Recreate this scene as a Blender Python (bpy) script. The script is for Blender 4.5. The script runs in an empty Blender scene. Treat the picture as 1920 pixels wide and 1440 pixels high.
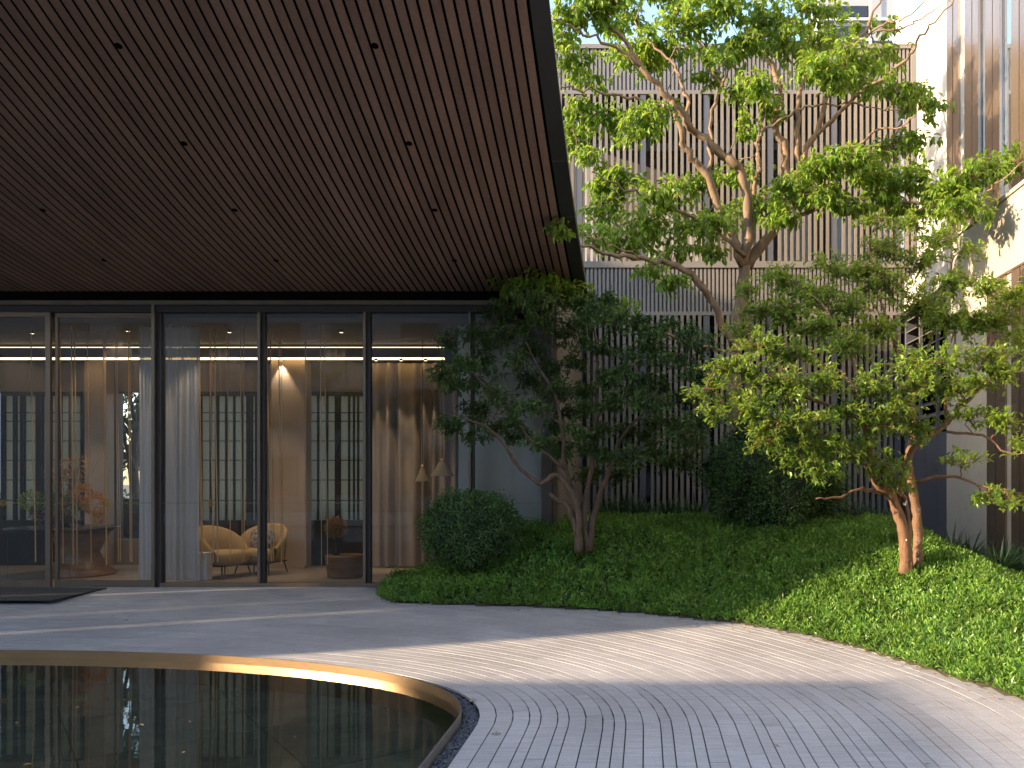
import bpy, math, random
import numpy as np
from mathutils import Vector

random.seed(7)
rng = np.random.default_rng(7)
scene = bpy.context.scene
C = scene.collection

# ---------------------------------------------------------------- camera
F, CX, CY, H = 1600.0, 1210.0, 900.0, 1.5          # focal length in px of a 1920 px wide frame, vanishing point, eye height
cam = bpy.data.cameras.new('camera')
cam.sensor_width = 36.0
cam.lens = 36.0 * F / 1920.0
cam.shift_x = (960.0 - CX) / 1920.0
cam.shift_y = (CY - 720.0) / 1920.0
cam.clip_end = 2000.0
camo = bpy.data.objects.new('camera', cam)
camo.location = (0, 0, H)
camo.rotation_euler = (math.radians(90), 0, 0)
C.objects.link(camo)
scene.camera = camo

# ---------------------------------------------------------------- sky, sun, exposure
SUN_EL = math.radians(16.5)
SUN_TO = Vector((0.955, 0.297, 0)).normalized()     # where the light travels, in plan
world = bpy.data.worlds.new('World')
scene.world = world
world.use_nodes = True
wn = world.node_tree.nodes
wn.clear()
sky = wn.new('ShaderNodeTexSky')
sky.sky_type = 'NISHITA'
sky.sun_disc = False
sky.sun_elevation = SUN_EL
sky.sun_rotation = math.atan2(-SUN_TO.x, -SUN_TO.y)
sky.air_density = 1.0
sky.dust_density = 1.2
bg = wn.new('ShaderNodeBackground')
bg.inputs['Strength'].default_value = 0.15
wo = wn.new('ShaderNodeOutputWorld')
world.node_tree.links.new(sky.outputs[0], bg.inputs['Color'])
world.node_tree.links.new(bg.outputs[0], wo.inputs['Surface'])
sd = bpy.data.lights.new('sun', 'SUN')
sd.energy = 3.3
sd.angle = math.radians(0.55)
sd.color = (1.0, 0.76, 0.50)
so = bpy.data.objects.new('sun', sd)
ld = Vector((SUN_TO.x * math.cos(SUN_EL), SUN_TO.y * math.cos(SUN_EL), -math.sin(SUN_EL)))
so.rotation_euler = ld.to_track_quat('-Z', 'Y').to_euler()
so.location = (-20, -5, 15)
C.objects.link(so)
vs = scene.view_settings
vs.view_transform = 'Standard'
vs.look = 'None'
vs.exposure = 2.25
vs.gamma = 1.0
scene.cycles.max_bounces = 7
scene.cycles.diffuse_bounces = 4
scene.cycles.glossy_bounces = 4
scene.cycles.transmission_bounces = 4
scene.cycles.transparent_max_bounces = 16
scene.cycles.caustics_reflective = False
scene.cycles.caustics_refractive = False
scene.cycles.sample_clamp_indirect = 6.0
scene.cycles.use_denoising = True

# ---------------------------------------------------------------- helpers
def PX(x, Y): return (x - CX) / F * Y
def PZ(y, Y): return H - (y - CY) / F * Y
def P(x, y, Y): return Vector((PX(x, Y), Y, PZ(y, Y)))

def G(Y):                                            # paving falls gently from the doors to the pool
    t = np.clip((11.8 - Y) / 4.0, 0, 1)
    return -0.17 * t * t * (3 - 2 * t)

def on_ground(x, y):
    Y = 8.0
    for _ in range(30):
        Y = (H - float(G(Y))) * F / (y - CY)
    return np.array([(x - CX) / F * Y, Y])

def tag(o, label=None, cat=None, group=None, kind=None):
    if label: o['label'] = label
    if cat: o['category'] = cat
    if group: o['group'] = group
    if kind: o['kind'] = kind
    return o

def empty(name, loc=(0, 0, 0), label=None, cat=None, group=None, kind=None, rz=0):
    o = bpy.data.objects.new(name, None)
    o.empty_display_size = 0.2
    o.location = loc
    o.rotation_euler = (0, 0, rz)
    C.objects.link(o)
    return tag(o, label, cat, group, kind)

def link(name, me, mat=None, parent=None, smooth=False):
    o = bpy.data.objects.new(name, me)
    C.objects.link(o)
    if mat is not None and not me.materials: me.materials.append(mat)
    if parent is not None: o.parent = parent
    if smooth: me.shade_smooth()
    return o

def mesh_np(name, V, Fa, mat=None, parent=None, smooth=False, attr=None):
    V = np.asarray(V, dtype=np.float32).reshape(-1, 3)
    Fa = np.asarray(Fa, dtype=np.int32)
    n, k = Fa.shape
    me = bpy.data.meshes.new(name)
    me.vertices.add(len(V)); me.vertices.foreach_set('co', V.ravel())
    me.loops.add(n * k); me.loops.foreach_set('vertex_index', Fa.ravel())
    me.polygons.add(n); me.polygons.foreach_set('loop_start', np.arange(0, n * k, k, dtype=np.int32))
    if attr is not None:
        a = me.attributes.new('tone', 'FLOAT', 'POINT')
        a.data.foreach_set('value', np.asarray(attr, dtype=np.float32))
    me.update(calc_edges=True)
    if not smooth: me.shade_flat()
    return link(name, me, mat, parent, smooth)

class MB:
    def __init__(s): s.v = []; s.f = []
    def box(s, x0, x1, y0, y1, z0, z1):
        n = len(s.v)
        s.v += [(x0,y0,z0),(x1,y0,z0),(x1,y1,z0),(x0,y1,z0),(x0,y0,z1),(x1,y0,z1),(x1,y1,z1),(x0,y1,z1)]
        s.f += [(n,n+3,n+2,n+1),(n+4,n+5,n+6,n+7),(n,n+1,n+5,n+4),(n+1,n+2,n+6,n+5),(n+2,n+3,n+7,n+6),(n+3,n,n+4,n+7)]
        return s
    def quad(s, a, b, c, d):
        n = len(s.v); s.v += [tuple(a), tuple(b), tuple(c), tuple(d)]; s.f.append((n,n+1,n+2,n+3)); return s
    def tube(s, pts, rad, sides=8, cap=True):
        pts = [Vector(p) for p in pts]
        if not hasattr(rad, '__len__'): rad = [rad] * len(pts)
        base = len(s.v)
        up = Vector((0.13, 0.31, 1)).normalized()
        for i, p in enumerate(pts):
            t = (pts[min(i+1, len(pts)-1)] - pts[max(i-1, 0)])
            t = t.normalized() if t.length > 1e-9 else Vector((0,0,1))
            a = t.cross(up)
            if a.length < 1e-3: a = t.cross(Vector((1,0,0)))
            a.normalize(); b = t.cross(a)
            for k in range(sides):
                an = 2*math.pi*k/sides
                s.v.append(tuple(p + (a*math.cos(an) + b*math.sin(an))*rad[i]))
        for i in range(len(pts)-1):
            for k in range(sides):
                k2 = (k+1) % sides
                s.f.append((base+i*sides+k, base+(i+1)*sides+k, base+(i+1)*sides+k2, base+i*sides+k2))
        if cap:
            s.f.append(tuple(base+k for k in range(sides)))
            s.f.append(tuple(base+(len(pts)-1)*sides+k for k in reversed(range(sides))))
        return s
    def lathe(s, c, prof, sides=24, close=False):
        base = len(s.v)
        for (r, z) in prof:
            for k in range(sides):
                an = 2*math.pi*k/sides
                s.v.append((c[0]+r*math.cos(an), c[1]+r*math.sin(an), c[2]+z))
        for i in range(len(prof)-1):
            for k in range(sides):
                k2 = (k+1) % sides
                s.f.append((base+i*sides+k, base+i*sides+k2, base+(i+1)*sides+k2, base+(i+1)*sides+k))
        s.f.append(tuple(base+k for k in reversed(range(sides))))
        s.f.append(tuple(base+(len(prof)-1)*sides+k for k in range(sides)))
        return s
    def mesh(s, name):
        me = bpy.data.meshes.new(name); me.from_pydata(s.v, [], s.f); me.update(); return me
    def build(s, name, mat, parent=None, smooth=False, bevel=0):
        o = link(name, s.mesh(name), mat, parent, smooth)
        if bevel:
            m = o.modifiers.new('b', 'BEVEL'); m.width = bevel; m.segments = 2; m.limit_method = 'ANGLE'
        return o

def crom(pts, n=5):
    pts = [Vector(p) for p in pts]
    if len(pts) < 3:
        return [pts[0].lerp(pts[-1], i/n) for i in range(n+1)]
    q = [pts[0]*2-pts[1]] + pts + [pts[-1]*2-pts[-2]]
    out = []
    for i in range(1, len(q)-2):
        for k in range(n):
            t = k/n
            a, b, c, d = q[i-1], q[i], q[i+1], q[i+2]
            out.append(0.5*((2*b) + (c-a)*t + (2*a-5*b+4*c-d)*t*t + (3*b-a-3*c+d)*t**3))
    out.append(pts[-1])
    return out

# ---------------------------------------------------------------- materials
def mat(name, col, rough=0.6, metal=0.0, spec=0.5, noise=None, bump=None, tone=False, var=0.0):
    """noise=(scale xyz, amount, detail) multiplies the colour; bump=(scale xyz, strength, distance)"""
    m = bpy.data.materials.new(name); m.use_nodes = True
    nt = m.node_tree; b = nt.nodes['Principled BSDF']
    b.inputs['Base Color'].default_value = (*col, 1)
    b.inputs['Roughness'].default_value = rough
    b.inputs['Metallic'].default_value = metal
    b.inputs['Specular IOR Level'].default_value = spec
    tc = None
    def coords(scale):
        nonlocal tc
        if tc is None:
            tc = nt.nodes.new('ShaderNodeNewGeometry')
        mp = nt.nodes.new('ShaderNodeMapping'); mp.inputs['Scale'].default_value = scale
        nt.links.new(tc.outputs['Position'], mp.inputs['Vector'])
        return mp.outputs[0]
    fac = None
    if noise:
        for (sc, amt, det) in (noise if isinstance(noise, list) else [noise]):
            n = nt.nodes.new('ShaderNodeTexNoise'); n.inputs['Scale'].default_value = 1.0
            n.inputs['Detail'].default_value = det
            nt.links.new(coords(sc), n.inputs['Vector'])
            r = nt.nodes.new('ShaderNodeMapRange')
            r.inputs['From Min'].default_value = 0.25; r.inputs['From Max'].default_value = 0.75
            r.inputs['To Min'].default_value = 1 - amt; r.inputs['To Max'].default_value = 1 + amt
            nt.links.new(n.outputs['Fac'], r.inputs['Value'])
            if fac is None: fac = r.outputs[0]
            else:
                mu = nt.nodes.new('ShaderNodeMath'); mu.operation = 'MULTIPLY'
                nt.links.new(fac, mu.inputs[0]); nt.links.new(r.outputs[0], mu.inputs[1]); fac = mu.outputs[0]
    if tone or var:
        if tone:
            at = nt.nodes.new('ShaderNodeAttribute'); at.attribute_name = 'tone'; src = at.outputs['Fac']
        else:
            at = nt.nodes.new('ShaderNodeObjectInfo')
            r = nt.nodes.new('ShaderNodeMapRange'); r.inputs['To Min'].default_value = 1-var; r.inputs['To Max'].default_value = 1+var
            nt.links.new(at.outputs['Random'], r.inputs['Value']); src = r.outputs[0]
        if fac is None: fac = src
        else:
            mu = nt.nodes.new('ShaderNodeMath'); mu.operation = 'MULTIPLY'
            nt.links.new(fac, mu.inputs[0]); nt.links.new(src, mu.inputs[1]); fac = mu.outputs[0]
    if fac is not None:
        mx = nt.nodes.new('ShaderNodeVectorMath'); mx.operation = 'SCALE'
        mx.inputs[0].default_value = col
        nt.links.new(fac, mx.inputs['Scale'])
        nt.links.new(mx.outputs[0], b.inputs['Base Color'])
    if bump:
        sc, st, di = bump
        n = nt.nodes.new('ShaderNodeTexNoise'); n.inputs['Scale'].default_value = 1.0; n.inputs['Detail'].default_value = 4
        nt.links.new(coords(sc), n.inputs['Vector'])
        bp = nt.nodes.new('ShaderNodeBump'); bp.inputs['Strength'].default_value = st; bp.inputs['Distance'].default_value = di
        nt.links.new(n.outputs['Fac'], bp.inputs['Height']); nt.links.new(bp.outputs[0], b.inputs['Normal'])
    return m

def leaf_mat(name, c0, c1, trans, tw=0.35, rough=0.42, drift=2.2):
    m = bpy.data.materials.new(name); m.use_nodes = True
    nt = m.node_tree; nt.nodes.clear()
    g = nt.nodes.new('ShaderNodeNewGeometry')
    cr = nt.nodes.new('ShaderNodeMix'); cr.data_type = 'RGBA'
    cr.inputs['A'].default_value = (*c0, 1); cr.inputs['B'].default_value = (*c1, 1)
    nt.links.new(g.outputs['Random Per Island'], cr.inputs['Factor'])
    pb = nt.nodes.new('ShaderNodeBsdfPrincipled'); pb.inputs['Roughness'].default_value = rough
    pb.inputs['Specular IOR Level'].default_value = 0.35
    nz = nt.nodes.new('ShaderNodeTexNoise'); nz.inputs['Scale'].default_value = drift; nz.inputs['Detail'].default_value = 3
    nt.links.new(g.outputs['Position'], nz.inputs['Vector'])
    mr = nt.nodes.new('ShaderNodeMapRange'); mr.inputs['From Min'].default_value = 0.3; mr.inputs['From Max'].default_value = 0.7
    mr.inputs['To Min'].default_value = 0.62; mr.inputs['To Max'].default_value = 1.35
    nt.links.new(nz.outputs['Fac'], mr.inputs['Value'])
    sv = nt.nodes.new('ShaderNodeVectorMath'); sv.operation = 'SCALE'
    nt.links.new(cr.outputs['Result'], sv.inputs[0]); nt.links.new(mr.outputs[0], sv.inputs['Scale'])
    nt.links.new(sv.outputs[0], pb.inputs['Base Color'])
    t = nt.nodes.new('ShaderNodeBsdfTranslucent')
    tm = nt.nodes.new('ShaderNodeMix'); tm.data_type = 'RGBA'; tm.blend_type = 'MIX'
    tm.inputs['Factor'].default_value = 0.7
    nt.links.new(cr.outputs['Result'], tm.inputs['A']); tm.inputs['B'].default_value = (*trans, 1)
    nt.links.new(tm.outputs['Result'], t.inputs['Color'])
    mx = nt.nodes.new('ShaderNodeMixShader'); mx.inputs[0].default_value = tw
    nt.links.new(pb.outputs[0], mx.inputs[1]); nt.links.new(t.outputs[0], mx.inputs[2])
    o = nt.nodes.new('ShaderNodeOutputMaterial'); nt.links.new(mx.outputs[0], o.inputs['Surface'])
    return m

def glass_mat(name, tint=(0.92, 0.94, 0.93), boost=1.6, rough=0.0):
    m = bpy.data.materials.new(name); m.use_nodes = True
    nt = m.node_tree; nt.nodes.clear()
    fr = nt.nodes.new('ShaderNodeFresnel'); fr.inputs['IOR'].default_value = 1.5
    mu = nt.nodes.new('ShaderNodeMath'); mu.operation = 'MULTIPLY'; mu.use_clamp = True; mu.inputs[1].default_value = boost
    nt.links.new(fr.outputs[0], mu.inputs[0])
    tr = nt.nodes.new('ShaderNodeBsdfTransparent'); tr.inputs[0].default_value = (*tint, 1)
    gl = nt.nodes.new('ShaderNodeBsdfGlossy'); gl.inputs['Roughness'].default_value = rough
    mx = nt.nodes.new('ShaderNodeMixShader'); nt.links.new(mu.outputs[0], mx.inputs[0])
    nt.links.new(tr.outputs[0], mx.inputs[1]); nt.links.new(gl.outputs[0], mx.inputs[2])
    o = nt.nodes.new('ShaderNodeOutputMaterial'); nt.links.new(mx.outputs[0], o.inputs['Surface'])
    return m

def sheer_mat(name, col, alpha, tw=0.5):
    m = bpy.data.materials.new(name); m.use_nodes = True
    nt = m.node_tree; nt.nodes.clear()
    d = nt.nodes.new('ShaderNodeBsdfDiffuse'); d.inputs[0].default_value = (*col, 1)
    t = nt.nodes.new('ShaderNodeBsdfTranslucent'); t.inputs[0].default_value = (*col, 1)
    m1 = nt.nodes.new('ShaderNodeMixShader'); m1.inputs[0].default_value = tw
    nt.links.new(d.outputs[0], m1.inputs[1]); nt.links.new(t.outputs[0], m1.inputs[2])
    tr = nt.nodes.new('ShaderNodeBsdfTransparent')
    m2 = nt.nodes.new('ShaderNodeMixShader'); m2.inputs[0].default_value = alpha
    nt.links.new(tr.outputs[0], m2.inputs[1]); nt.links.new(m1.outputs[0], m2.inputs[2])
    o = nt.nodes.new('ShaderNodeOutputMaterial'); nt.links.new(m2.outputs[0], o.inputs['Surface'])
    return m

def emit_mat(name, col, s):
    m = bpy.data.materials.new(name); m.use_nodes = True
    nt = m.node_tree; nt.nodes.clear()
    e = nt.nodes.new('ShaderNodeEmission'); e.inputs[0].default_value = (*col, 1); e.inputs[1].default_value = s
    o = nt.nodes.new('ShaderNodeOutputMaterial'); nt.links.new(e.outputs[0], o.inputs['Surface'])
    return m

M = {}
M['soffit'] = mat('soffit_slat', (0.250, 0.156, 0.122), 0.55, noise=[((60, 3, 60), 0.18, 4), ((3, 0.8, 3), 0.16, 2)], bump=((150, 6, 150), 0.15, 0.002), var=0.14)
M['soffit_dark'] = mat('soffit_backing', (0.004, 0.004, 0.004), 0.95, spec=0.1)
M['trim'] = mat('dark_metal_trim', (0.045, 0.045, 0.048), 0.45, 0.3, noise=((3, 3, 3), 0.1, 3))
M['bronze'] = mat('bronze_frame', (0.20, 0.150, 0.110), 0.38, 0.65, noise=((4, 4, 1.5), 0.10, 3))
M['bronze_dark'] = mat('dark_bronze', (0.055, 0.045, 0.040), 0.45, 0.4)
M['glass'] = glass_mat('window_glass', (0.93, 0.93, 0.91), 1.5)
M['paver'] = mat('paver_stone', (0.300, 0.288, 0.295), 0.72, noise=[((5, 75, 20), 0.20, 4), ((0.9, 0.9, 0.9), 0.16, 4), ((120, 120, 120), 0.16, 2)], bump=((60, 240, 100), 0.25, 0.003), tone=True)
M['bed'] = mat('joint_bed', (0.035, 0.035, 0.038), 0.95)
M['soil'] = mat('soil', (0.035, 0.028, 0.018), 0.95, noise=((8, 8, 8), 0.4, 4))
M['earth'] = mat('far_ground', (0.09, 0.09, 0.085), 0.9, noise=((0.3, 0.3, 0.3), 0.2, 4))
M['brass'] = mat('brass_rim', (0.36, 0.24, 0.13), 0.32, 0.85, noise=((3, 3, 10), 0.10, 3))
M['steel'] = mat('steel_and_sky_grey_brass', (0.30, 0.27, 0.25), 0.38, 0.8, noise=((3, 3, 10), 0.10, 3))  # sky reflection painted grey on the brass rim; plain steel on ground lights
M['poolstone'] = mat('pool_slab', (0.085, 0.088, 0.060), 0.6, noise=[((4, 4, 4), 0.5, 5), ((30, 30, 30), 0.35, 3)], var=0.15)
M['gravel'] = mat('gravel_stone', (0.10, 0.10, 0.115), 0.6, noise=((50, 50, 50), 0.5, 2))
M['screen'] = mat('bronze_screen_slat', (0.220, 0.190, 0.158), 0.45, 0.25, var=0.08, noise=((2, 2, 0.6), 0.08, 3))
M['screen_band'] = mat('screen_band', (0.20, 0.18, 0.165), 0.5, 0.2, noise=((2, 2, 2), 0.08, 3))
M['post'] = mat('grey_post', (0.11, 0.11, 0.125), 0.45, 0.3)
M['dark_glass'] = mat('dark_glass', (0.02, 0.022, 0.026), 0.06, 0.0, 0.8)
M['dark_wall'] = mat('dark_recess', (0.085, 0.082, 0.085), 0.7, noise=((1, 1, 1), 0.2, 3))
M['pale_panel'] = mat('pale_panel', (0.45, 0.46, 0.49), 0.6, noise=((1.5, 1.5, 0.4), 0.08, 3))
M['white'] = mat('white_wall_panel', (0.52, 0.49, 0.44), 0.7, noise=[((0.9, 0.9, 0.5), 0.05, 4), ((7, 7, 7), 0.03, 3)], bump=((40, 40, 40), 0.06, 0.002), var=0.03)
M['podium'] = mat('podium_panel', (0.38, 0.335, 0.27), 0.75, noise=[((0.9, 0.9, 0.5), 0.07, 4), ((7, 7, 7), 0.04, 3)], bump=((40, 40, 40), 0.06, 0.002), var=0.03)
M['slate'] = mat('slate_wall_panel', (0.075, 0.075, 0.090), 0.5, noise=((2, 2, 0.7), 0.15, 4), var=0.06)
M['louver'] = mat('louver_blade', (0.16, 0.15, 0.15), 0.5, 0.3)
M['fin'] = mat('bronze_fin', (0.42, 0.315, 0.235), 0.27, 0.85, noise=[((6, 6, 0.8), 0.10, 3)], bump=((0.8, 0.8, 1.6), 0.10, 0.05))
M['mirror_glass'] = mat('mirror_glass', (0.55, 0.60, 0.66), 0.03, 0.92)
M['far'] = mat('far_facade', (0.30, 0.31, 0.34), 0.8, noise=((0.2, 0.2, 0.2), 0.1, 3))
M['bark_r'] = mat('bark_red_brown', (0.15, 0.078, 0.042), 0.8, noise=[((14, 14, 5), 0.35, 4), ((50, 50, 18), 0.2, 3)], bump=((40, 40, 14), 0.6, 0.012))
M['bark_d'] = mat('bark_dark', (0.10, 0.065, 0.045), 0.85, noise=[((14, 14, 5), 0.4, 4)], bump=((40, 40, 14), 0.6, 0.012))
M['bark_t'] = mat('bark_tan', (0.19, 0.125, 0.075), 0.8, noise=[((10, 10, 4), 0.3, 4), ((40, 40, 12), 0.2, 3)], bump=((30, 30, 10), 0.5, 0.012))
M['lichen'] = mat('pale_lichen', (0.50, 0.48, 0.43), 0.9)
M['leaf_tall'] = leaf_mat('leaf_broad', (0.060, 0.155, 0.022), (0.190, 0.290, 0.035), (0.48, 0.62, 0.06), 0.42)
M['leaf_right'] = leaf_mat('leaf_osmanthus', (0.032, 0.095, 0.022), (0.165, 0.265, 0.030), (0.54, 0.64, 0.06), 0.38, 0.36)
M['leaf_mid'] = leaf_mat('leaf_dark', (0.024, 0.062, 0.018), (0.085, 0.140, 0.034), (0.14, 0.26, 0.03), 0.25, 0.45)
M['leaf_bush'] = leaf_mat('leaf_box', (0.024, 0.066, 0.022), (0.090, 0.165, 0.036), (0.12, 0.24, 0.03), 0.22, 0.38, 4.0)
M['leaf_cover'] = leaf_mat('leaf_ground_cover', (0.050, 0.145, 0.030), (0.200, 0.330, 0.050), (0.28, 0.46, 0.05), 0.32, 0.36, 3.0)
M['fern'] = leaf_mat('leaf_strap', (0.018, 0.050, 0.022), (0.045, 0.095, 0.030), (0.08, 0.16, 0.04), 0.22, 0.35)
M['core'] = mat('dark_core', (0.012, 0.020, 0.008), 0.95)  # solid dark filler that blocks the view through the leaves
M['gold'] = mat('gold_and_fold_light', (0.92, 0.58, 0.26), 0.5, 0.0)  # light on the curtain folds put into the colour; also lamp caps
M['gold_dull'] = mat('gold_dull', (0.34, 0.21, 0.07), 0.4, 0.6)
M['sheer'] = sheer_mat('sheer_curtain', (0.88, 0.88, 0.87), 0.9, 0.25)
M['sheer2'] = sheer_mat('pale_curtain', (0.82, 0.79, 0.71), 0.97, 0.2)
M['beige_curtain'] = mat('beige_curtain', (0.36, 0.285, 0.215), 0.9)
M['beige'] = mat('beige_panel', (0.42, 0.32, 0.23), 0.6, noise=((1.5, 1.5, 0.7), 0.1, 3))
M['int_wall'] = mat('interior_wall', (0.19, 0.16, 0.13), 0.7, noise=((1, 1, 1), 0.1, 3))
M['int_floor'] = mat('interior_floor', (0.30, 0.24, 0.18), 0.35, noise=((2, 2, 2), 0.1, 4))
M['int_ceil'] = mat('interior_ceiling', (0.16, 0.135, 0.11), 0.8)
M['side'] = mat('side_panel', (0.20, 0.18, 0.155), 0.5, 0.2)
M['lattice'] = mat('lattice_wood', (0.020, 0.014, 0.010), 0.6, spec=0.1)
M['frost'] = sheer_mat('frosted_pane', (0.29, 0.25, 0.165), 1.0, 0.85)
M['mustard'] = mat('mustard_fabric', (0.44, 0.29, 0.11), 0.85, noise=((40, 40, 40), 0.15, 3), bump=((200, 200, 200), 0.3, 0.002))
M['black'] = mat('black_metal', (0.012, 0.012, 0.013), 0.4)
M['dark_table'] = mat('dark_table', (0.022, 0.018, 0.016), 0.25)
M['walnut'] = mat('walnut', (0.22, 0.115, 0.05), 0.4, noise=((3, 3, 25), 0.3, 4))
M['led'] = emit_mat('led_strip', (1.0, 0.68, 0.30), 1.3)
M['led_thin'] = emit_mat('led_line', (1.0, 0.80, 0.50), 0.8)
M['shade'] = sheer_mat('lamp_shade', (0.62, 0.52, 0.36), 1.0, 0.5)
M['paint_white'] = mat('white_paint', (0.75, 0.75, 0.74), 0.5)
M['cushion'] = mat('printed_cushion', (0.30, 0.24, 0.20), 0.9, noise=((22, 22, 22), 0.9, 1))
M['orange'] = leaf_mat('orange_blossom', (0.55, 0.20, 0.015), (0.72, 0.42, 0.03), (0.7, 0.3, 0.02), 0.3)
M['pinkish'] = leaf_mat('dusky_blossom', (0.22, 0.10, 0.08), (0.36, 0.22, 0.15), (0.4, 0.2, 0.1), 0.2)
M['hydrangea'] = leaf_mat('green_blossom', (0.10, 0.16, 0.05), (0.20, 0.26, 0.08), (0.2, 0.3, 0.05), 0.25)
M['dried'] = leaf_mat('dried_blossom', (0.30, 0.17, 0.07), (0.48, 0.30, 0.13), (0.4, 0.2, 0.06), 0.2)
M['carpet'] = mat('entrance_mat', (0.030, 0.030, 0.033), 0.95, noise=((90, 90, 20), 0.4, 2))
def water_mat():
    m = glass_mat('water', (0.88, 0.93, 0.86), 1.35)
    nt = m.node_tree
    for n in nt.nodes:
        if n.type == 'FRESNEL': n.inputs['IOR'].default_value = 1.36; fr = n
        if n.type == 'BSDF_GLOSSY': gl = n
    g = nt.nodes.new('ShaderNodeNewGeometry')
    mp = nt.nodes.new('ShaderNodeMapping'); mp.inputs['Scale'].default_value = (2.5, 6, 1)
    nt.links.new(g.outputs['Position'], mp.inputs[0])
    n = nt.nodes.new('ShaderNodeTexNoise'); n.inputs['Scale'].default_value = 1.5; n.inputs['Detail'].default_value = 3
    nt.links.new(mp.outputs[0], n.inputs['Vector'])
    b = nt.nodes.new('ShaderNodeBump'); b.inputs['Strength'].default_value = 0.02; b.inputs['Distance'].default_value = 0.02
    nt.links.new(n.outputs['Fac'], b.inputs['Height'])
    nt.links.new(b.outputs[0], fr.inputs['Normal']); nt.links.new(b.outputs[0], gl.inputs['Normal'])
    return m
M['water'] = water_mat()

# ================================================================ GROUND, POOL, PAVING
gm = MB().quad((-400, -400, -0.9), (400, -400, -0.9), (400, 400, -0.9), (-400, 400, -0.9))
tag(gm.build('ground', M['earth']), 'grey ground around the buildings', 'ground', kind='structure')

# pool outline: straight right side, quarter ellipse, straight far side
EX, EY, EA, EB = -6.6, 5.75, 5.31, 2.45
def pool_curve():
    pts, nor = [], []
    for y in np.linspace(-8.0, EY, 60)[:-1]:
        pts.append((EX+EA, y)); nor.append((1, 0))
    for a in np.linspace(0, math.pi/2, 120):
        # superellipse a little squarer than an ellipse
        p = 2.15
        c, s = math.cos(a)**(2/p) if math.cos(a) > 1e-9 else 0, math.sin(a)**(2/p) if math.sin(a) > 1e-9 else 0
        x, y = EA*c, EB*s
        nx, ny = (x/EA)**(p-1)/EA, (y/EB)**(p-1)/EB
        l = math.hypot(nx, ny)
        pts.append((EX+x, EY+y)); nor.append((nx/l, ny/l))
    for x in np.linspace(EX, -20, 60)[1:]:
        pts.append((x, EY+EB)); nor.append((0, 1))
    return np.array(pts), np.array(nor)
PC, PN = pool_curve()
POOL_G = -0.17
Z_WATER, Z_RIM = -0.205, -0.132

def band(name, d0, d1, zf, material, parent=None, lo=0, hi=None):
    ds = np.linspace(d0, d1, max(2, int((d1-d0)/0.2)))
    m = len(ds); n = len(PC); V = []; Fc = []
    for i in range(n):
        for dd in ds:
            p = PC[i] + PN[i]*dd; V.append((*p, zf(p[1])))
    for i in range(n-1):
        for j in range(m-1): Fc.append((i*m+j, i*m+j+1, (i+1)*m+j+1, (i+1)*m+j))
    return mesh_np(name, V, Fc, material, parent)

pool = empty('reflecting_pool', (-4, 5, Z_WATER), 'shallow dark reflecting pool with curved brass rim in the stone paving', 'pool')
# rim (inner brass face; top and outer face brass with sky reflection painted grey)
def rim(inner):
    prof = [(0.0, -0.62), (0.0, Z_RIM)] if inner else [(0.0005, Z_RIM+0.0005), (0.014, Z_RIM+0.0005), (0.014, -0.40)]
    n = len(PC); V = []; Fc = []
    for i in range(n):
        for (d, z) in prof: V.append((*(PC[i]+PN[i]*d), z))
    k = len(prof)
    for i in range(n-1):
        for j in range(k-1): Fc.append((i*k+j, i*k+j+1, (i+1)*k+j+1, (i+1)*k+j))
    V = np.array(V); V[:, :2] -= (-4, 5); V[:, 2] -= Z_WATER
    return mesh_np('rim' if inner else 'rim_outer_face', V, Fc, M['brass' if inner else 'steel'], pool)
rim(True); rim(False)
# pool floor of big slabs laid on the skew
ang = math.radians(38)
slab_me = MB().box(-0.595, 0.595, -0.595, 0.595, -0.05, 0).mesh('floor_slab'); slab_me.materials.append(M['poolstone'])
for i in range(-9, 10):
    for j in range(-9, 10):
        x = i*1.2*math.cos(ang) - j*1.2*math.sin(ang) - 4; y = i*1.2*math.sin(ang) + j*1.2*math.cos(ang) + 5
        if x > -0.6 or y > 9 or x < -9 or y < 2.6: continue
        o = link('floor_slab', slab_me, None, pool); o.location = (x+4, y-5, -0.42 - Z_WATER); o.rotation_euler = (0, 0, ang)
wv = [(*p, Z_WATER) for p in PC] + [(-20, -8, Z_WATER)]
me = bpy.data.meshes.new('water'); me.from_pydata(wv, [], [tuple(range(len(wv)))]); me.update()
tag(link('water', me, M['water']), 'still dark water mirroring the glass front', 'water', kind='structure')
MB().quad((-20, -8, -0.75), (0, -8, -0.75), (0, 9, -0.75), (-20, 9, -0.75)).build('basin_floor', M['soil'], pool).location = (4, -5, -Z_WATER)

# paving: strips parallel to the pool edge
GRAV = 0.135
pav = band('pavement', GRAV, 16.0, lambda y: float(G(y)) - 0.007, M['bed'])
tag(pav, 'curved strips of grey stone paving sweeping round the pool', 'paving', kind='structure')
seg = np.r_[0, np.cumsum(np.hypot(*np.diff(PC, axis=0).T))]
def curve_at(s, d):
    x = np.interp(s, seg, PC[:, 0]); y = np.interp(s, seg, PC[:, 1])
    nx = np.interp(s, seg, PN[:, 0]); ny = np.interp(s, seg, PN[:, 1])
    l = np.hypot(nx, ny)
    return x + nx/l*d, y + ny/l*d
EDGE_PX = [(744, 1099), (716, 1106), (709, 1118), (730, 1131), (850, 1136), (1000, 1140), (1100, 1145), (1200, 1152), (1300, 1162), (1400, 1174),
           (1500, 1192), (1600, 1215), (1700, 1246), (1800, 1279), (1900, 1309), (1990, 1338)]
EDGE = np.array([on_ground(*p) for p in EDGE_PX])
POLY = np.vstack([EDGE, [[6.0, 4.4], [6.0, 18.5], [-1.25, 18.5], [-1.25, 11.93]]])
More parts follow.
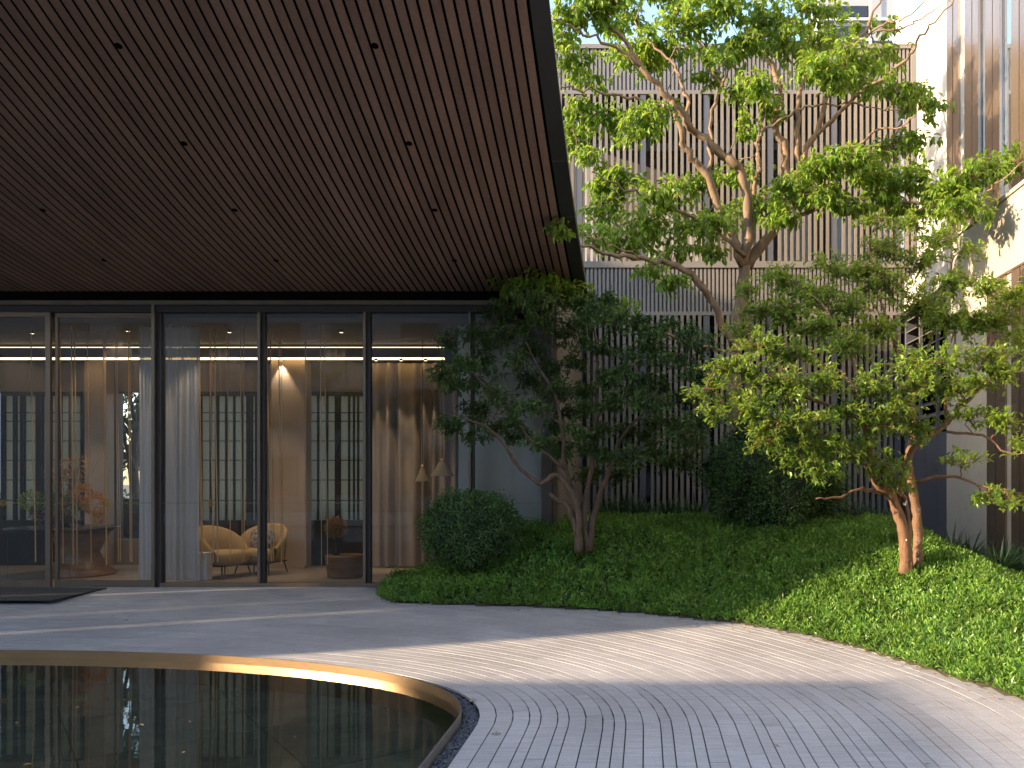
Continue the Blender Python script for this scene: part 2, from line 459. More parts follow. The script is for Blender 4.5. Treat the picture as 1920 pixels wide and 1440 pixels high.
def inside(X, Y, poly=POLY):
    r = np.zeros(np.shape(X), bool); j = len(poly)-1
    for i in range(len(poly)):
        xi, yi = poly[i]; xj, yj = poly[j]
        if yi != yj:
            r ^= ((yi > Y) != (yj > Y)) & (X < (xj-xi)*(Y-yi)/(yj-yi) + xi)
        j = i
    return r
def edge_dist(X, Y):
    d = np.full(np.shape(X), 1e9)
    for i in range(2, len(EDGE)-1):
        a, b = EDGE[i], EDGE[i+1]; ab = b-a
        t = np.clip(((X-a[0])*ab[0] + (Y-a[1])*ab[1])/(ab@ab), 0, 1)
        d = np.minimum(d, np.hypot(X-a[0]-t*ab[0], Y-a[1]-t*ab[1]))
    return d

pav_cands = []
d = GRAV + 0.004
widths = [0.118, 0.118, 0.078, 0.118, 0.118, 0.118, 0.078, 0.118, 0.078, 0.118]
k = 0
while d < 8.2:
    w = widths[(k*7 + k//3) % 10]; k += 1
    dm = d + w/2
    s = random.uniform(0, 0.3)
    while s < seg[-1] - 0.5:
        x, y = curve_at(s, dm)
        x2, y2 = curve_at(s+0.1, dm)
        ratio = max(math.hypot(x2-x, y2-y)/0.1, 0.05)
        L = random.choice([0.6, 0.75, 0.9])
        ds = L/ratio
        xm, ym = curve_at(s+ds/2, dm)
        if 3.6 < ym < 11.98 and -10.5 < xm < 5.0 and not (inside(np.array(xm), np.array(ym)) and edge_dist(np.array(xm), np.array(ym)) > 0.5):
            pav_cands.append((s, s+ds, d, d+w, xm, ym))
        s += ds
    d += w
GAP = 0.0042
def paver_geo(c):
    s0, s1, d0, d1, xm, ym = c
    n = 6
    ss = np.linspace(s0, s1, n)
    r = (s1-s0); e = 0.0009*(r/0.6)
    ss[0] += e; ss[-1] -= e
    V = []
    zj = random.uniform(-0.0012, 0.0012)
    for si in ss:
        for dd in (d0+GAP, d1-GAP):
            x, y = curve_at(si, dd); z = float(G(y))
            V += [(x, y, z + zj), (x, y, z-0.02)]
    Fc = []
    for i in range(n-1):
        b = i*4; c2 = (i+1)*4
        Fc += [(b, b+2, c2+2, c2), (b+1, b, c2, c2+1), (b+2, b+3, c2+3, c2+2)]
    Fc += [(0, 1, 3, 2), ((n-1)*4, (n-1)*4+2, (n-1)*4+3, (n-1)*4+1)]
    return V, Fc
def in_view(x, y):
    px = CX + F*x/y; py = CY + F*(H - float(G(y)))/y
    return -20 < px < 1940 and py < 1460
seen = sorted([c for c in pav_cands if in_view(c[4], c[5])], key=lambda c: c[5])
single = set(id(c) for c in seen[:300])
AV, AF, AT = [], [], []
for c in pav_cands:
    V, Fc = paver_geo(c)
    tone = float(np.clip(rng.normal(1.0, 0.045), 0.88, 1.14))
    if id(c) in single:
        mesh_np('paver', V, Fc, M['paver'], pav, attr=[tone]*len(V))
    else:
        n = len(AV); AV += V; AF += [tuple(q+n for q in f) for f in Fc]; AT += [tone]*len(V)
tag(mesh_np('far_pavers', AV, AF, M['paver'], pav, attr=AT), 'rest of the stone strips running to the doors', kind='stuff')

# gravel channel between rim and paving
band('gravel_bed', 0.02, GRAV+0.004, lambda y: POOL_G - 0.035, M['bed'], pav)
def pebbles():
    base = np.array([(1,0,0),(-1,0,0),(0,1,0),(0,-1,0),(0,0,1),(0,0,-1)], float)
    fc = np.array([(0,2,4),(2,1,4),(1,3,4),(3,0,4),(2,0,5),(1,2,5),(3,1,5),(0,3,5)])
    V, Fc = [], []
    n = 5200
    sv = rng.uniform(np.interp(3.6, PC[:60, 1], seg[:60]), np.interp(EY, PC[:60, 1], seg[:60]) + 5.5, n)
    dv = rng.uniform(0.026, GRAV, n)
    x, y = curve_at(sv, dv)
    for i in range(n):
        r = rng.uniform(0.004, 0.010)
        v = base * rng.uniform(0.6, 1.2, (6, 1)) * r * np.array([1, 1, 0.7])
        a = rng.uniform(0, 6.28); ca, sa = math.cos(a), math.sin(a)
        v = np.c_[v[:, 0]*ca - v[:, 1]*sa, v[:, 0]*sa + v[:, 1]*ca, v[:, 2]]
        V.append(v + (x[i], y[i], POOL_G - 0.030 + rng.uniform(0, 0.012))); Fc.append(fc + 6*i)
    return mesh_np('gravel', np.vstack(V), np.vstack(Fc), M['gravel'])
tag(pebbles(), 'dark grey gravel in the channel beside the pool rim', 'gravel', kind='stuff')

def litter():
    n = 130
    k = rng.integers(3, len(EDGE)-2, n); f = rng.random(n)[:, None]
    p = EDGE[k]*(1-f) + EDGE[k+1]*f
    off = np.abs(rng.normal(0, 0.16, n)) + 0.01
    x, y = p[:, 0] - 0.35*off, p[:, 1] - off
    m = 34
    s_ = rng.uniform(np.interp(4.6, PC[:60, 1], seg[:60]), seg[-1]-6, m); x2, y2 = curve_at(s_, rng.uniform(0.2, 3.2, m))
    x, y = np.r_[x, x2], np.r_[y, y2]
    pos = np.c_[x, y, G(y) + 0.006]
    pos[-9:] = [(px_, py_, Z_WATER + 0.003) for px_, py_ in rng.uniform((-5.0, 5.0), (-1.9, 7.0), (9, 2))]
    dr = unit(len(x)); dr[:, 2] *= 0.15
    V, Fc = leaves_np(pos, dr, np.array([0, 0, 1.0]) + 0.25*unit(len(x)), rng.uniform(0.025, 0.06, len(x)), rng.uniform(0.012, 0.025, len(x)))
    return mesh_np('leaf_litter', V, Fc, M['dried'])

# small flush lights in the paving by the pool
for (px, py, lab) in ((886, 1314, 'small domed steel ground light by the curve of the pool rim'),
                      (931, 1377, 'small domed steel ground light in the paving nearer the viewer')):
    x, y = on_ground(px, py); z = float(G(y))
    t = empty('ground_light', (x, y, z), lab, 'ground light', 'ground lights set in the paving')
    MB().lathe((0, 0, 0), [(0.028, 0), (0.028, 0.006), (0.020, 0.008)], 20).build('bezel', M['steel'], t, True)
    MB().lathe((0, 0, 0.008), [(0.019, 0), (0.016, 0.008), (0.008, 0.013), (0.001, 0.014)], 16).build('lens', M['steel'], t, True)

# entrance mat at the doors
A, B_, C2, D_ = on_ground(-60, 1103), on_ground(200, 1104), on_ground(98, 1134), on_ground(-60, 1134)
mb = MB(); z = 0.006
pts = [D_, C2, B_, A]
mb.v = [(p[0], min(p[1], 11.9), z) for p in pts] + [(p[0], min(p[1], 11.9), z+0.012) for p in pts]
mb.f = [(4, 5, 6, 7), (0, 1, 5, 4), (1, 2, 6, 5), (2, 3, 7, 6), (3, 0, 4, 7)]
tag(mb.build('entrance_mat', M['carpet']), 'dark ribbed entrance mat in front of the sliding doors', 'mat')

# ================================================================ PLANTED MOUND
def hills(X, Y):
    d = edge_dist(X, Y)
    t = np.clip(d/np.interp(X, [-1.5, 1.0], [1.45, 2.35]), 0, 1); t = t*t*(3-2*t)*0.55 + t*0.45
    left = np.clip((X + 3.7)/1.9, 0.30, 1)
    top = 0.80*left
    # towards the right wall the mound drops again
    tr = np.clip((X - 3.1)/1.7, 0, 1); tr = tr*tr*(3-2*tr)
    near = np.clip((Y - 6.0)/4.0, 0, 1)
    top = top*(0.55 + 0.45*near)*(1 - 0.75*tr)
    wob = 0.035*np.sin(X*2.1+0.7)*np.sin(Y*1.7+0.3) + 0.02*np.sin(X*5.3)*np.sin(Y*4.1+1)
    return np.asarray(G(Y)) + t*(top + wob)
xs = np.linspace(-3.6, 5.9, 120); ys = np.linspace(4.6, 18.2, 150)
XX, YY = np.meshgrid(xs, ys)
ins = inside(XX, YY)
ZZ = np.where(ins, hills(XX, YY) + 0.015, -0.6)
idx = np.arange(XX.size).reshape(XX.shape)
Fq = np.stack([idx[:-1, :-1], idx[:-1, 1:], idx[1:, 1:], idx[1:, :-1]], -1).reshape(-1, 4)
tag(mesh_np('soil_mound', np.stack([XX, YY, ZZ], -1).reshape(-1, 3), Fq, M['soil'], smooth=True),
    'dark soil mound under the ground cover beside the glass front', 'terrain', kind='structure')

def rot_frames(dirs, ups):
    d = dirs/np.maximum(np.linalg.norm(dirs, axis=1, keepdims=True), 1e-9)
    s = np.cross(ups, d); l = np.linalg.norm(s, axis=1, keepdims=True)
    s = np.where(l < 1e-4, np.array([[1., 0, 0]]), s/np.maximum(l, 1e-9))
    u = np.cross(d, s)
    return d, s, u
def leaves_np(pos, dirs, ups, L, W, fold=0.25, curl=0.12, rich=False):
    """one folded leaf for each position: axis dirs, blade normal near ups"""
    d, s, u = rot_frames(dirs, ups)
    L = np.asarray(L).reshape(-1, 1); W = np.asarray(W).reshape(-1, 1)
    n = len(pos)
    if rich:
        tpl = [(0, 0, 0), (0.30, 0.46, fold), (0.68, 0.36, fold*0.8), (1.0, 0, -curl*1.6), (0.68, -0.36, fold*0.8), (0.30, -0.46, fold), (0.5, 0, 0)]
        fc = np.array([(0, 6, 1), (1, 6, 2), (2, 6, 3), (3, 6, 4), (4, 6, 5), (5, 6, 0)])
    else:
        tpl = [(0, 0, 0), (0.45, 0.5, fold), (1.0, 0, -curl), (0.45, -0.5, fold)]
        fc = np.array([(0, 2, 1), (0, 3, 2)])
    V = np.empty((n, len(tpl), 3), np.float32)
    for i, (a, b, c) in enumerate(tpl):
        V[:, i] = pos + d*(a*L) + s*(b*W) + u*(c*W)
    Fc = (fc[None] + (np.arange(n)*len(tpl))[:, None, None]).reshape(-1, 3)
    return V.reshape(-1, 3), Fc

def unit(n):
    v = rng.normal(size=(n, 3)); return v/np.linalg.norm(v, axis=1, keepdims=True)

def cover():
    n = 60000
    X = rng.uniform(-3.5, 4.6, n); Y = rng.uniform(5.2, 13.2, n)
    ok = inside(X, Y) & ~((X < -1.2) & (Y > 11.85)) & (X < 4.4)
    X, Y = X[ok], Y[ok]
    X, Y = X[:34000], Y[:34000]
    d = edge_dist(X, Y)
    hz = hills(X, Y)
    n = len(X)
    # plant height: lumpy, lower right at the rim
    ht = (0.055 + 0.085*np.clip(d/0.22, 0, 1))*(1 + 0.22*np.sin(X*7.1+Y*3.3)*np.sin(Y*6.3-X*2.2)) * rng.uniform(0.8, 1.15, n)
    px, dr, up, Ls = [], [], [], []
    for k in range(7):
        frac = (k+1)/7.0
        hh = ht*(0.25 + 0.75*frac)*rng.uniform(0.9, 1.08, n)
        az = rng.uniform(0, 2*np.pi, n)
        el = rng.uniform(0.15, 1.0, n) if k < 5 else rng.uniform(0.5, 1.35, n)
        dd = np.c_[np.cos(az)*np.cos(el), np.sin(az)*np.cos(el), np.sin(el)]
        r = 0.018
        px.append(np.c_[X + np.cos(az)*r*rng.uniform(0, 1.5, n), Y + np.sin(az)*r*rng.uniform(0, 1.5, n), hz + hh])
        dr.append(dd); up.append(np.array([0, 0, 1.0]) + 0.5*unit(n)); Ls.append(rng.uniform(0.036, 0.064, n))
    px, dr, up, Ls = map(np.concatenate, (px, dr, up, Ls))
    V, Fc = leaves_np(px, dr, up, Ls, Ls*rng.uniform(0.32, 0.45, len(Ls)))
    return mesh_np('ground_cover', V, Fc, M['leaf_cover'])
tag(cover(), 'low bright green leafy ground cover over the mound', 'ground cover', kind='stuff')

tag(litter(), 'small dry fallen leaves scattered along the edge of the paving', 'fallen leaves', kind='stuff')

# ================================================================ CANOPY
XE = -0.81
CP = [(6.45, 5.88), (7.17, 5.54), (7.576, 5.355), (8.66, 4.915), (9.72, 4.575), (10.88, 4.30), (12.0, 4.115)]
prof = crom([Vector((0, a, b)) for a, b in CP], 4)
canopy = empty('canopy', (XE, 12, 0), 'curved entrance canopy with brown slatted soffit sweeping up over the pool', 'canopy')
def prof_strip(x0, x1, off0, off1, reverse=False):
    V, Fc = [], []
    for p in prof:
        V += [(x0, p.y-12, p.z+off0), (x1, p.y-12, p.z+off0), (x1, p.y-12, p.z+off1), (x0, p.y-12, p.z+off1)]
    n = len(prof)
    for i in range(n-1):
        a, b = 4*i, 4*i+4
        for k in range(4): Fc.append((a+k, a+(k+1) % 4, b+(k+1) % 4, b+k))
    Fc += [(0, 3, 2, 1), (4*n-4, 4*n-3, 4*n-2, 4*n-1)]
    return V, Fc
PITCH = 0.1035
V, Fc = prof_strip(0, PITCH-0.026, 0, 0.009)
sl = mesh_np('slat', V, Fc, M['soffit'], canopy)
sl.location = (-0.18-PITCH+0.012, 0, 0)
for i in range(1, 100):
    o = sl.copy(); C.objects.link(o); o.parent = canopy; o.location.x = sl.location.x - i*PITCH
V, Fc = prof_strip(-14.5, -0.16, 0.055, 0.16); mesh_np('soffit_backing', V, Fc, M['soffit_dark'], canopy)
V, Fc = prof_strip(-0.165, 0.0, -0.004, 0.03); mesh_np('edge_trim', V, Fc, M['trim'], canopy)
V, Fc = prof_strip(-0.14, -0.006, 0.032, 0.09); mesh_np('edge_fascia', V, Fc, M['trim'], canopy)
V, Fc = prof_strip(-14.5, -0.02, 0.165, 0.22); mesh_np('roof_deck', V, Fc, M['trim'], canopy)
# thin joints across the trim
for Y in (8.9, 9.85, 10.8):
    z = float(np.interp(Y, [p.y for p in prof], [p.z for p in prof]))
    MB().box(-0.163, -0.002, Y-12-0.002, Y-12+0.002, z-0.0065, z-0.0035).build('trim_joint', M['post'], canopy)
# recessed downlights
for (Y, y, cols) in ((7.576, 88, (222, 703)), (8.66, 270, (345, 767, -80)), (9.72, 393, (80, 440, 815)), (10.88, 481, (195, 518, 852))):
    z = float(np.interp(Y, [p.y for p in prof], [p.z for p in prof]))
    sl_ = (np.interp(Y+0.1, [p.y for p in prof], [p.z for p in prof]) - np.interp(Y-0.1, [p.y for p in prof], [p.z for p in prof]))/0.2
    for px in cols:
        t = MB().lathe((0, 0, 0), [(0.032, 0.012), (0.032, -0.003), (0.026, -0.004), (0.001, -0.004)], 20).build('downlight', M['soffit_dark'], canopy)
        t.location = (PX(px, Y)-XE, Y-12, z); t.rotation_euler = (math.atan(sl_), 0, 0)

# ================================================================ GLASS PAVILION
YG = 12.0
SG = YG/F
pav_b = empty('glass_pavilion', (-5.3, YG, 0), 'glass fronted lobby with bronze frames under the canopy', 'building')
def pb(mb, name, m, parent=pav_b, **k):
    """build in world coordinates, then hang under parent"""
    o = mb.build(name, m, parent, **k)
    q = parent; off = Vector((0, 0, 0))
    while q is not None: off += q.location; q = q.parent
    o.location = -off
    return o
XL, XR = -13.4, PX(1036, YG)
ZT = PZ(566, YG)
# header and sill
pb(MB().box(XL, XR, 11.93, 12.10, PZ(573, YG), PZ(565, YG)), 'head_rail', M['bronze'])
pb(MB().box(XL, XR, 11.96, 12.12, PZ(586, YG), PZ(573.5, YG)), 'transom', M['bronze_dark'])
pb(MB().box(XL, XR+0.1, 11.90, 12.10, PZ(564, YG), 4.6), 'recess_shade_block', M['soffit_dark'])  # solid black box standing for the shade in the soffit gap
pb(MB().box(PX(303, YG), XR, 11.95, 12.08, 0.0, PZ(1093, YG)), 'sill_rail', M['bronze'])
def mullion(a, b, y0, y1, depth=(11.94, 12.08), m='bronze'):
    return pb(MB().box(PX(a, YG), PX(b, YG), depth[0], depth[1], PZ(y1, YG), PZ(y0, YG)), 'mullion', M[m])
mullion(288, 294, 573, 1100); mullion(294.4, 303, 573, 1100, (11.99, 12.1), 'bronze_dark')
for (a, b, c) in ((486, 491, 497), (683, 688, 695), (880, 884, 889)):
    mullion(a, b, 586, 1093); mullion(b+0.3, c, 586, 1093, (11.985, 12.07), 'bronze_dark')
mullion(1016, 1035, 573, 1098, (11.94, 12.16), 'bronze_dark')
def pane(a, b, y0, y1, parent=pav_b, Y=12.02):
    return pb(MB().quad((PX(a, YG), Y, PZ(y1, YG)), (PX(b, YG), Y, PZ(y1, YG)), (PX(b, YG), Y, PZ(y0, YG)), (PX(a, YG), Y, PZ(y0, YG))), 'pane', M['glass'], parent)
for (a, b) in ((303, 486), (497, 683), (695, 880), (889, 1016)): pane(a, b, 586, 1093)
def emblem(px, parent, Y):
    c = P(px, 943, YG); c.y = Y
    r = 0.042
    mb = MB()
    ring = [c + Vector((math.cos(t)*r, 0, math.sin(t)*r)) for t in np.linspace(0, 2*math.pi, 21)]
    mb.tube(ring, 0.005, 6, False)
    for q in (-0.5, 0.0, 0.5):
        h = r*math.sqrt(1-q*q)
        mb.tube([c+Vector((q*r, 0, -h)), c+Vector((q*r, 0, h))], 0.0032, 5)
        mb.tube([c+Vector((-h, 0, q*r)), c+Vector((h, 0, q*r))], 0.0032, 5)
    return pb(mb, 'emblem', M['gold_dull'], parent)
# sliding door leaves
for (a, b, s0, s1) in ((-190, 98, 12, 9), (103, 288, 5, 2)):
    yo = 11.955 if a < 0 else 12.0
    dr = empty('sliding_door', (0, 0, 0)); dr.parent = pav_b; dr.location = -pav_b.location
    def bx(name, a_, b_, y0, y1):
        return pb(MB().box(PX(a_, YG), PX(b_, YG), yo, yo+0.045, PZ(y1, YG), PZ(y0, YG)), name, M['bronze'], dr)
    bx('top_rail', a, b, 586.5, 594); bx('bottom_rail', a, b, 1088, 1101)
    bx('stile', a, a+s0, 594, 1088); bx('stile', b-s1, b, 594, 1088)
    pane(a+s0, b-s1, 594, 1088, dr, yo+0.02)
    pb(MB().box(PX(a+s0, YG), PX(b-s1, YG), yo+0.012, yo+0.018, PZ(943.6, YG), PZ(942.6, YG)), 'gold_line', M['gold_dull'], dr)
    emblem(10 if a < 0 else 198, dr, yo+0.008)
for (a, b) in ((303, 486), (497, 683), (695, 880), (889, 1016)):
    pb(MB().box(PX(a, YG), PX(b, YG), 12.012, 12.017, PZ(943.4, YG), PZ(942.8, YG)), 'gold_line', M['gold_dull'])
emblem(394, pav_b, 12.008)

# shell of the room
YB = 15.1
pb(MB().box(XL, XR, 12.02, YB+0.2, -0.3, -0.001), 'floor', M['int_floor'])
pb(MB().box(XL, XR, 12.11, YB+0.2, 3.80, 4.6), 'ceiling', M['int_ceil'])
pb(MB().box(XL-0.2, XL, 11.9, YB+0.2, 0, 4.6), 'end_wall', M['int_wall'])
pb(MB().box(XL, XR, YB, YB+0.2, PZ(735, YB)+0.003, 3.80), 'wall', M['int_wall'])     # above the window heads
def backwall(a, b): pb(MB().box(PX(a, YB), PX(b, YB), YB, YB+0.2, 0, PZ(735, YB)), 'wall', M['int_wall'])
for (a, b) in ((160, 218), (262, 374), (486, 574), (702, 735), (741, 824), (842, 1040)): backwall(a, b)
# side of the room facing the garden: bronze pilaster then pale panels
pb(MB().box(XR-0.02, XR+0.04, 12.17, 12.45, 0, 4.5), 'pilaster', M['bronze'])
for i in range(4):
    y0 = 12.46 + i*1.2
    pb(MB().box(XR-0.02, XR+0.02, y0, y0+1.19, 0, 4.9), 'side_panel', M['side'])

# lattice windows in the back wall
def lattice(x0, x1, cols):
    w = empty('lattice_window', (PX((x0+x1)/2, YB), YB, 0.8)); wx, wz = w.location.x, 0.8
    w.parent = pav_b; w.location -= pav_b.location
    def q(mb, name, m):
        o = mb.build(name, m, w); o.location = -Vector((wx, YB, wz)); return o
    a, b = PX(x0, YB), PX(x1, YB); zb, zt = PZ(975, YB), PZ(735, YB)
    f = 0.05
    q(MB().box(a, b, YB-0.06, YB+0.05, zt-0.07, zt), 'frame', M['lattice'])
    q(MB().box(a, a+f, YB-0.06, YB+0.05, zb, zt-0.071), 'frame', M['lattice'])
    q(MB().box(b-f, b, YB-0.06, YB+0.05, zb, zt-0.071), 'frame', M['lattice'])
    for xx, ww in cols:
        q(MB().box(PX(xx, YB)-ww/2, PX(xx, YB)+ww/2, YB-0.045, YB+0.03, zb, zt-0.071), 'muntin', M['lattice'])
    rows = [774, 790, 827, 863, 900, 938]
    for r in rows:
        q(MB().box(a+f, b-f, YB-0.03, YB-0.01, PZ(r, YB)-0.008, PZ(r, YB)+0.008), 'muntin', M['lattice'])
    q(MB().quad((a+f, YB+0.012, zb), (b-f, YB+0.012, zb), (b-f, YB+0.012, zt), (a+f, YB+0.012, zt)), 'pane', M['frost'])
    q(MB().box(a, b, YB-0.10, YB+0.15, 0.0, zb-0.002), 'base_cabinet', M['lattice'])
lattice(6, 160, [(30, 0.05), (42, 0.03), (47, 0.02), (76, 0.12), (97, 0.02), (115, 0.03), (133, 0.03)])
lattice(374, 486, [(396, 0.02), (408, 0.05), (425, 0.02), (440, 0.02), (455, 0.02), (469, 0.10)])
lattice(574, 702, [(597, 0.02), (614, 0.02), (634, 0.09), (655, 0.02), (664, 0.02), (672, 0.02), (688, 0.05)])
# clear strips of window with garden behind
for (a, b) in ((218, 262), (735, 741), (824, 842), (-170, 5)):
    pb(MB().quad((PX(a, YB), YB+0.1, 0), (PX(b, YB), YB+0.1, 0), (PX(b, YB), YB+0.1, 3.05), (PX(a, YB), YB+0.1, 3.05)), 'pane', M['glass'])
    if b - a > 40: pb(MB().box(PX(a, YB), PX(b, YB), YB, YB+0.2, 0, 0.45), 'wall', M['int_wall'])
# pilasters
for (a, b, Y) in ((158, 196, 14.8), (506, 572, 14.5)):
    pb(MB().box(PX(a, Y), PX(b, Y), Y, Y+0.28, 0, 3.6), 'column', M['beige'], bevel=0.01)
# cove lighting
cove = empty('cove_light', (-5, YB-0.1, 3.6), 'warm glowing light strip under the ceiling inside the lobby', 'light strip')
def wl(mb, name, m, p): return pb(mb, name, m, p)
wl(MB().box(PX(-160, 14.4), PX(832, 14.4), 14.40, 14.46, PZ(673.6, 14.4), PZ(670.8, 14.4)), 'strip', M['led'], cove)
wl(MB().box(PX(-160, 14.4), PX(832, 14.4), 14.40, YB-0.01, PZ(670.2, 14.4), PZ(653.2, 14.4)), 'pelmet', M['int_wall'], cove)
wl(MB().box(PX(-160, 14.4), PX(832, 14.4), 14.395, 14.42, PZ(651.6, 14.4), PZ(650.8, 14.4)), 'thin_line', M['led_thin'], cove)

def spot(px, Y, z, energy, ang, tilt, lab):
    t = empty('ceiling_spotlight', (PX(px, Y), Y, z), lab, 'spotlight', 'ceiling spotlights inside the lobby')
    MB().lathe((0, 0, 0), [(0.030, 0), (0.030, 0.02), (0.028, 0.03), (0.01, 0.035)], 16).build('housing', M['black'], t)
    MB().lathe((0, 0, -0.003), [(0.026, 0), (0.026, 0.002), (0.001, 0.002)], 16).build('lens', M['led_thin'], t)
    l = bpy.data.lights.new('spot', 'SPOT'); l.energy = energy; l.spot_size = math.radians(ang); l.spot_blend = 0.35
    l.color = (1.0, 0.80, 0.58); l.shadow_soft_size = 0.03
    lo = bpy.data.objects.new('bulb', l); C.objects.link(lo); lo.parent = t; lo.location = (0, -0.01, -0.02); lo.rotation_euler = (math.radians(tilt), 0, 0)
spot(527, 14.455, 3.52, 9, 66, 2, 'ceiling spotlight washing the square pilaster behind the armchairs')
for px, lab in ((705, 'ceiling spotlight over the beige curtain beside the mullion'), (752, 'middle ceiling spotlight over the beige curtain folds'),
                (798, 'ceiling spotlight over the beige curtain beside the dark tree')):
    spot(px, 14.30, 3.50, 9, 34, 5, lab)
for px, Y, lab in ((60, 13.2, 'ceiling spotlight above the flower table'), (240, 13.0, 'ceiling spotlight between the flower table and the sheer curtain'),
              (430, 13.1, 'ceiling spotlight above the mustard armchairs'), (640, 13.1, 'ceiling spotlight above the drum table')):
    spot(px, Y, 3.765, 15, 95, 0, lab)

# curtains
def curtain(name, x0, x1, Y, z0, z1, amp, nf, material, label, taper=0.0):
    n = nf*8
    V, Fc = [], []
    for j, z in enumerate(np.linspace(z0, z1, 5)):
        for i in range(n+1):
            u = i/n
            x = PX(x0, Y) + (PX(x1, Y)-PX(x0, Y))*u
            a = amp*(0.75 + 0.5*math.sin(u*17+x0))*(1.15 - 0.3*j/4)
            V.append((x + 0.012*math.sin(u*nf*6.3*0.5+j*0.7), Y + a*math.sin(u*nf*2*math.pi + 0.8*math.sin(u*9)), z))
    for j in range(4):
        for i in range(n): Fc.append((j*(n+1)+i, j*(n+1)+i+1, (j+1)*(n+1)+i+1, (j+1)*(n+1)+i))
    o = mesh_np(name, V, Fc, material, smooth=True)
    return tag(o, label, 'curtain')
curtain('sheer_curtain', 260, 374, 12.55, 0.02, 3.75, 0.035, 9, M['sheer'], 'white sheer curtain hanging behind the wide bronze post')
curtain('beige_curtain', 695, 862, 14.62, 0.02, 3.5, 0.09, 8, M['beige_curtain'], 'beige pleated curtain lit by spotlights at the back of the lobby')
curtain('pale_curtain', 858, 1024, 12.42, 0.02, 3.75, 0.012, 5, M['sheer2'], 'pale grey green curtain behind the end pane beside the dark tree')
M['veil'] = sheer_mat('sheer_veil', (0.80, 0.76, 0.68), 0.08, 0.3)
curtain('sheer_veil', -110, 258, 12.78, 0.02, 3.75, 0.04, 22, M['veil'], 'nearly transparent sheer curtain across the sliding doors')
curtain('sheer_veil', 376, 690, 12.78, 0.02, 3.75, 0.04, 20, M['veil'], 'nearly transparent sheer curtain before the armchairs and drum table')
lit_folds = empty('gold_fold_lines', (-5.8, 12.6, 3.7), 'gold lit folds of the sheer curtains shaped as thin hanging tubes', 'curtain')
for px in (58, 90, 113, 134, 140, 164, 194, 197, 217, 219.5, 241, 244, 265, 268.5, 317, 321, 343, 370, 374, 394, 403, 426, 451, 457, 501, 507, 523, 527, 573, 601, 609):
    Y = 12.62 + random.uniform(-0.05, 0.05)
    dx = random.uniform(0, 9)
    ys = [605 + random.uniform(-5, 12), 720, 860, 980, 1056 + random.uniform(-6, 4)]
    pts = [P(px + dx*f, y, Y) for y, f in zip(ys, (0, 0.1, 0.5, 0.9, 1))]
    pb(MB().tube(crom(pts, 3), 0.0085 if random.random() < 0.6 else 0.0058, 5), 'lit_fold', M['gold'], lit_folds)  # thin tubes stand for gold light along the sheer's folds

# ---------------------------------------------------------------- furniture
def superellipsoid(c, r, e=0.45, nu=18, nv=12):
    V, Fc = [], []
    sg = lambda v, p: math.copysign(abs(v)**p, v)
    for j in range(nv+1):
        ph = -math.pi/2 + math.pi*j/nv
        for i in range(nu):
            th = 2*math.pi*i/nu
            V.append((c[0]+r[0]*sg(math.cos(ph), e)*sg(math.cos(th), e), c[1]+r[1]*sg(math.cos(ph), e)*sg(math.sin(th), e), c[2]+r[2]*sg(math.sin(ph), e)))
    for j in range(nv):
        for i in range(nu): Fc.append((j*nu+i, j*nu+(i+1) % nu, (j+1)*nu+(i+1) % nu, (j+1)*nu+i))
    return V, Fc
def armchair(loc, rz, label, cushion):
    t = empty('armchair', loc, label, 'armchair', 'mustard armchairs in the lobby', rz=rz); t.scale = (0.9, 0.9, 0.92)
    V, Fc = superellipsoid((0, -0.04, 0.33), (0.33, 0.33, 0.13), 0.55); mesh_np('seat', V, Fc, M['mustard'], t, True)
    # wrap-round shell back, high behind and falling to the arms; front is -y
    V, Fc = [], []
    n = 26
    for i in range(n+1):
        a = math.radians(-25 + 230*i/n)
        u = abs(i/n - 0.5)*2
        top = 0.46 + 0.40*(1-u**2.2)
        for (rr, z) in ((0.36, 0.22), (0.42, 0.26), (0.45, top*0.7), (0.47, top-0.03), (0.44, top), (0.38, top-0.02), (0.34, top*0.7), (0.31, 0.30)):
            V.append((rr*math.cos(a)*0.95, rr*math.sin(a)*0.9, z))
    for i in range(n):
        for k in range(8): Fc.append((i*8+k, i*8+(k+1) % 8, (i+1)*8+(k+1) % 8, (i+1)*8+k))
    o = mesh_np('backrest', V, Fc, M['mustard'], t, True)
    MB().tube([(0.30, -0.25, 0.21), (-0.30, -0.25, 0.21), (-0.33, 0.25, 0.21), (0.33, 0.25, 0.21), (0.30, -0.25, 0.21)], 0.012, 6).build('base_frame', M['black'], t)
    for sx in (-1, 1):
        for sy in (-1, 1):
            MB().tube([(sx*0.28, sy*0.24, 0.22), (sx*0.33, sy*0.29, 0.0)], [0.014, 0.010], 8).build('leg', M['black'], t)
    if cushion:
        V, Fc = superellipsoid((0, 0, 0), (0.20, 0.07, 0.17), 0.6)
        c = mesh_np('cushion', V, Fc, M['cushion'], None, True)
        c.location = Vector(loc) + Vector((0.05, -0.08, 0.56)); c.rotation_euler = (math.radians(-18), 0, rz)
        tag(c, 'patterned cushion on the armchair nearer the pilaster', 'cushion')
armchair((PX(419, 13.2), 13.2, 0), math.radians(72), 'mustard armchair turned away at the white side table', False)
armchair((PX(490, 13.7), 13.7, 0), math.radians(-8), 'mustard armchair holding a patterned cushion', True)
t = empty('side_table', (PX(381, 12.75), 12.75, 0), 'white square side table beside the mustard armchair', 'table')
pb(MB().box(PX(370, 12.75), PX(393, 12.75), 12.66, 12.84, 0, 0.40), 'body', M['paint_white'], t, bevel=0.008)
pb(MB().box(PX(369, 12.75), PX(394, 12.75), 12.65, 12.85, 0.402, 0.42), 'top', M['paint_white'], t, bevel=0.004)

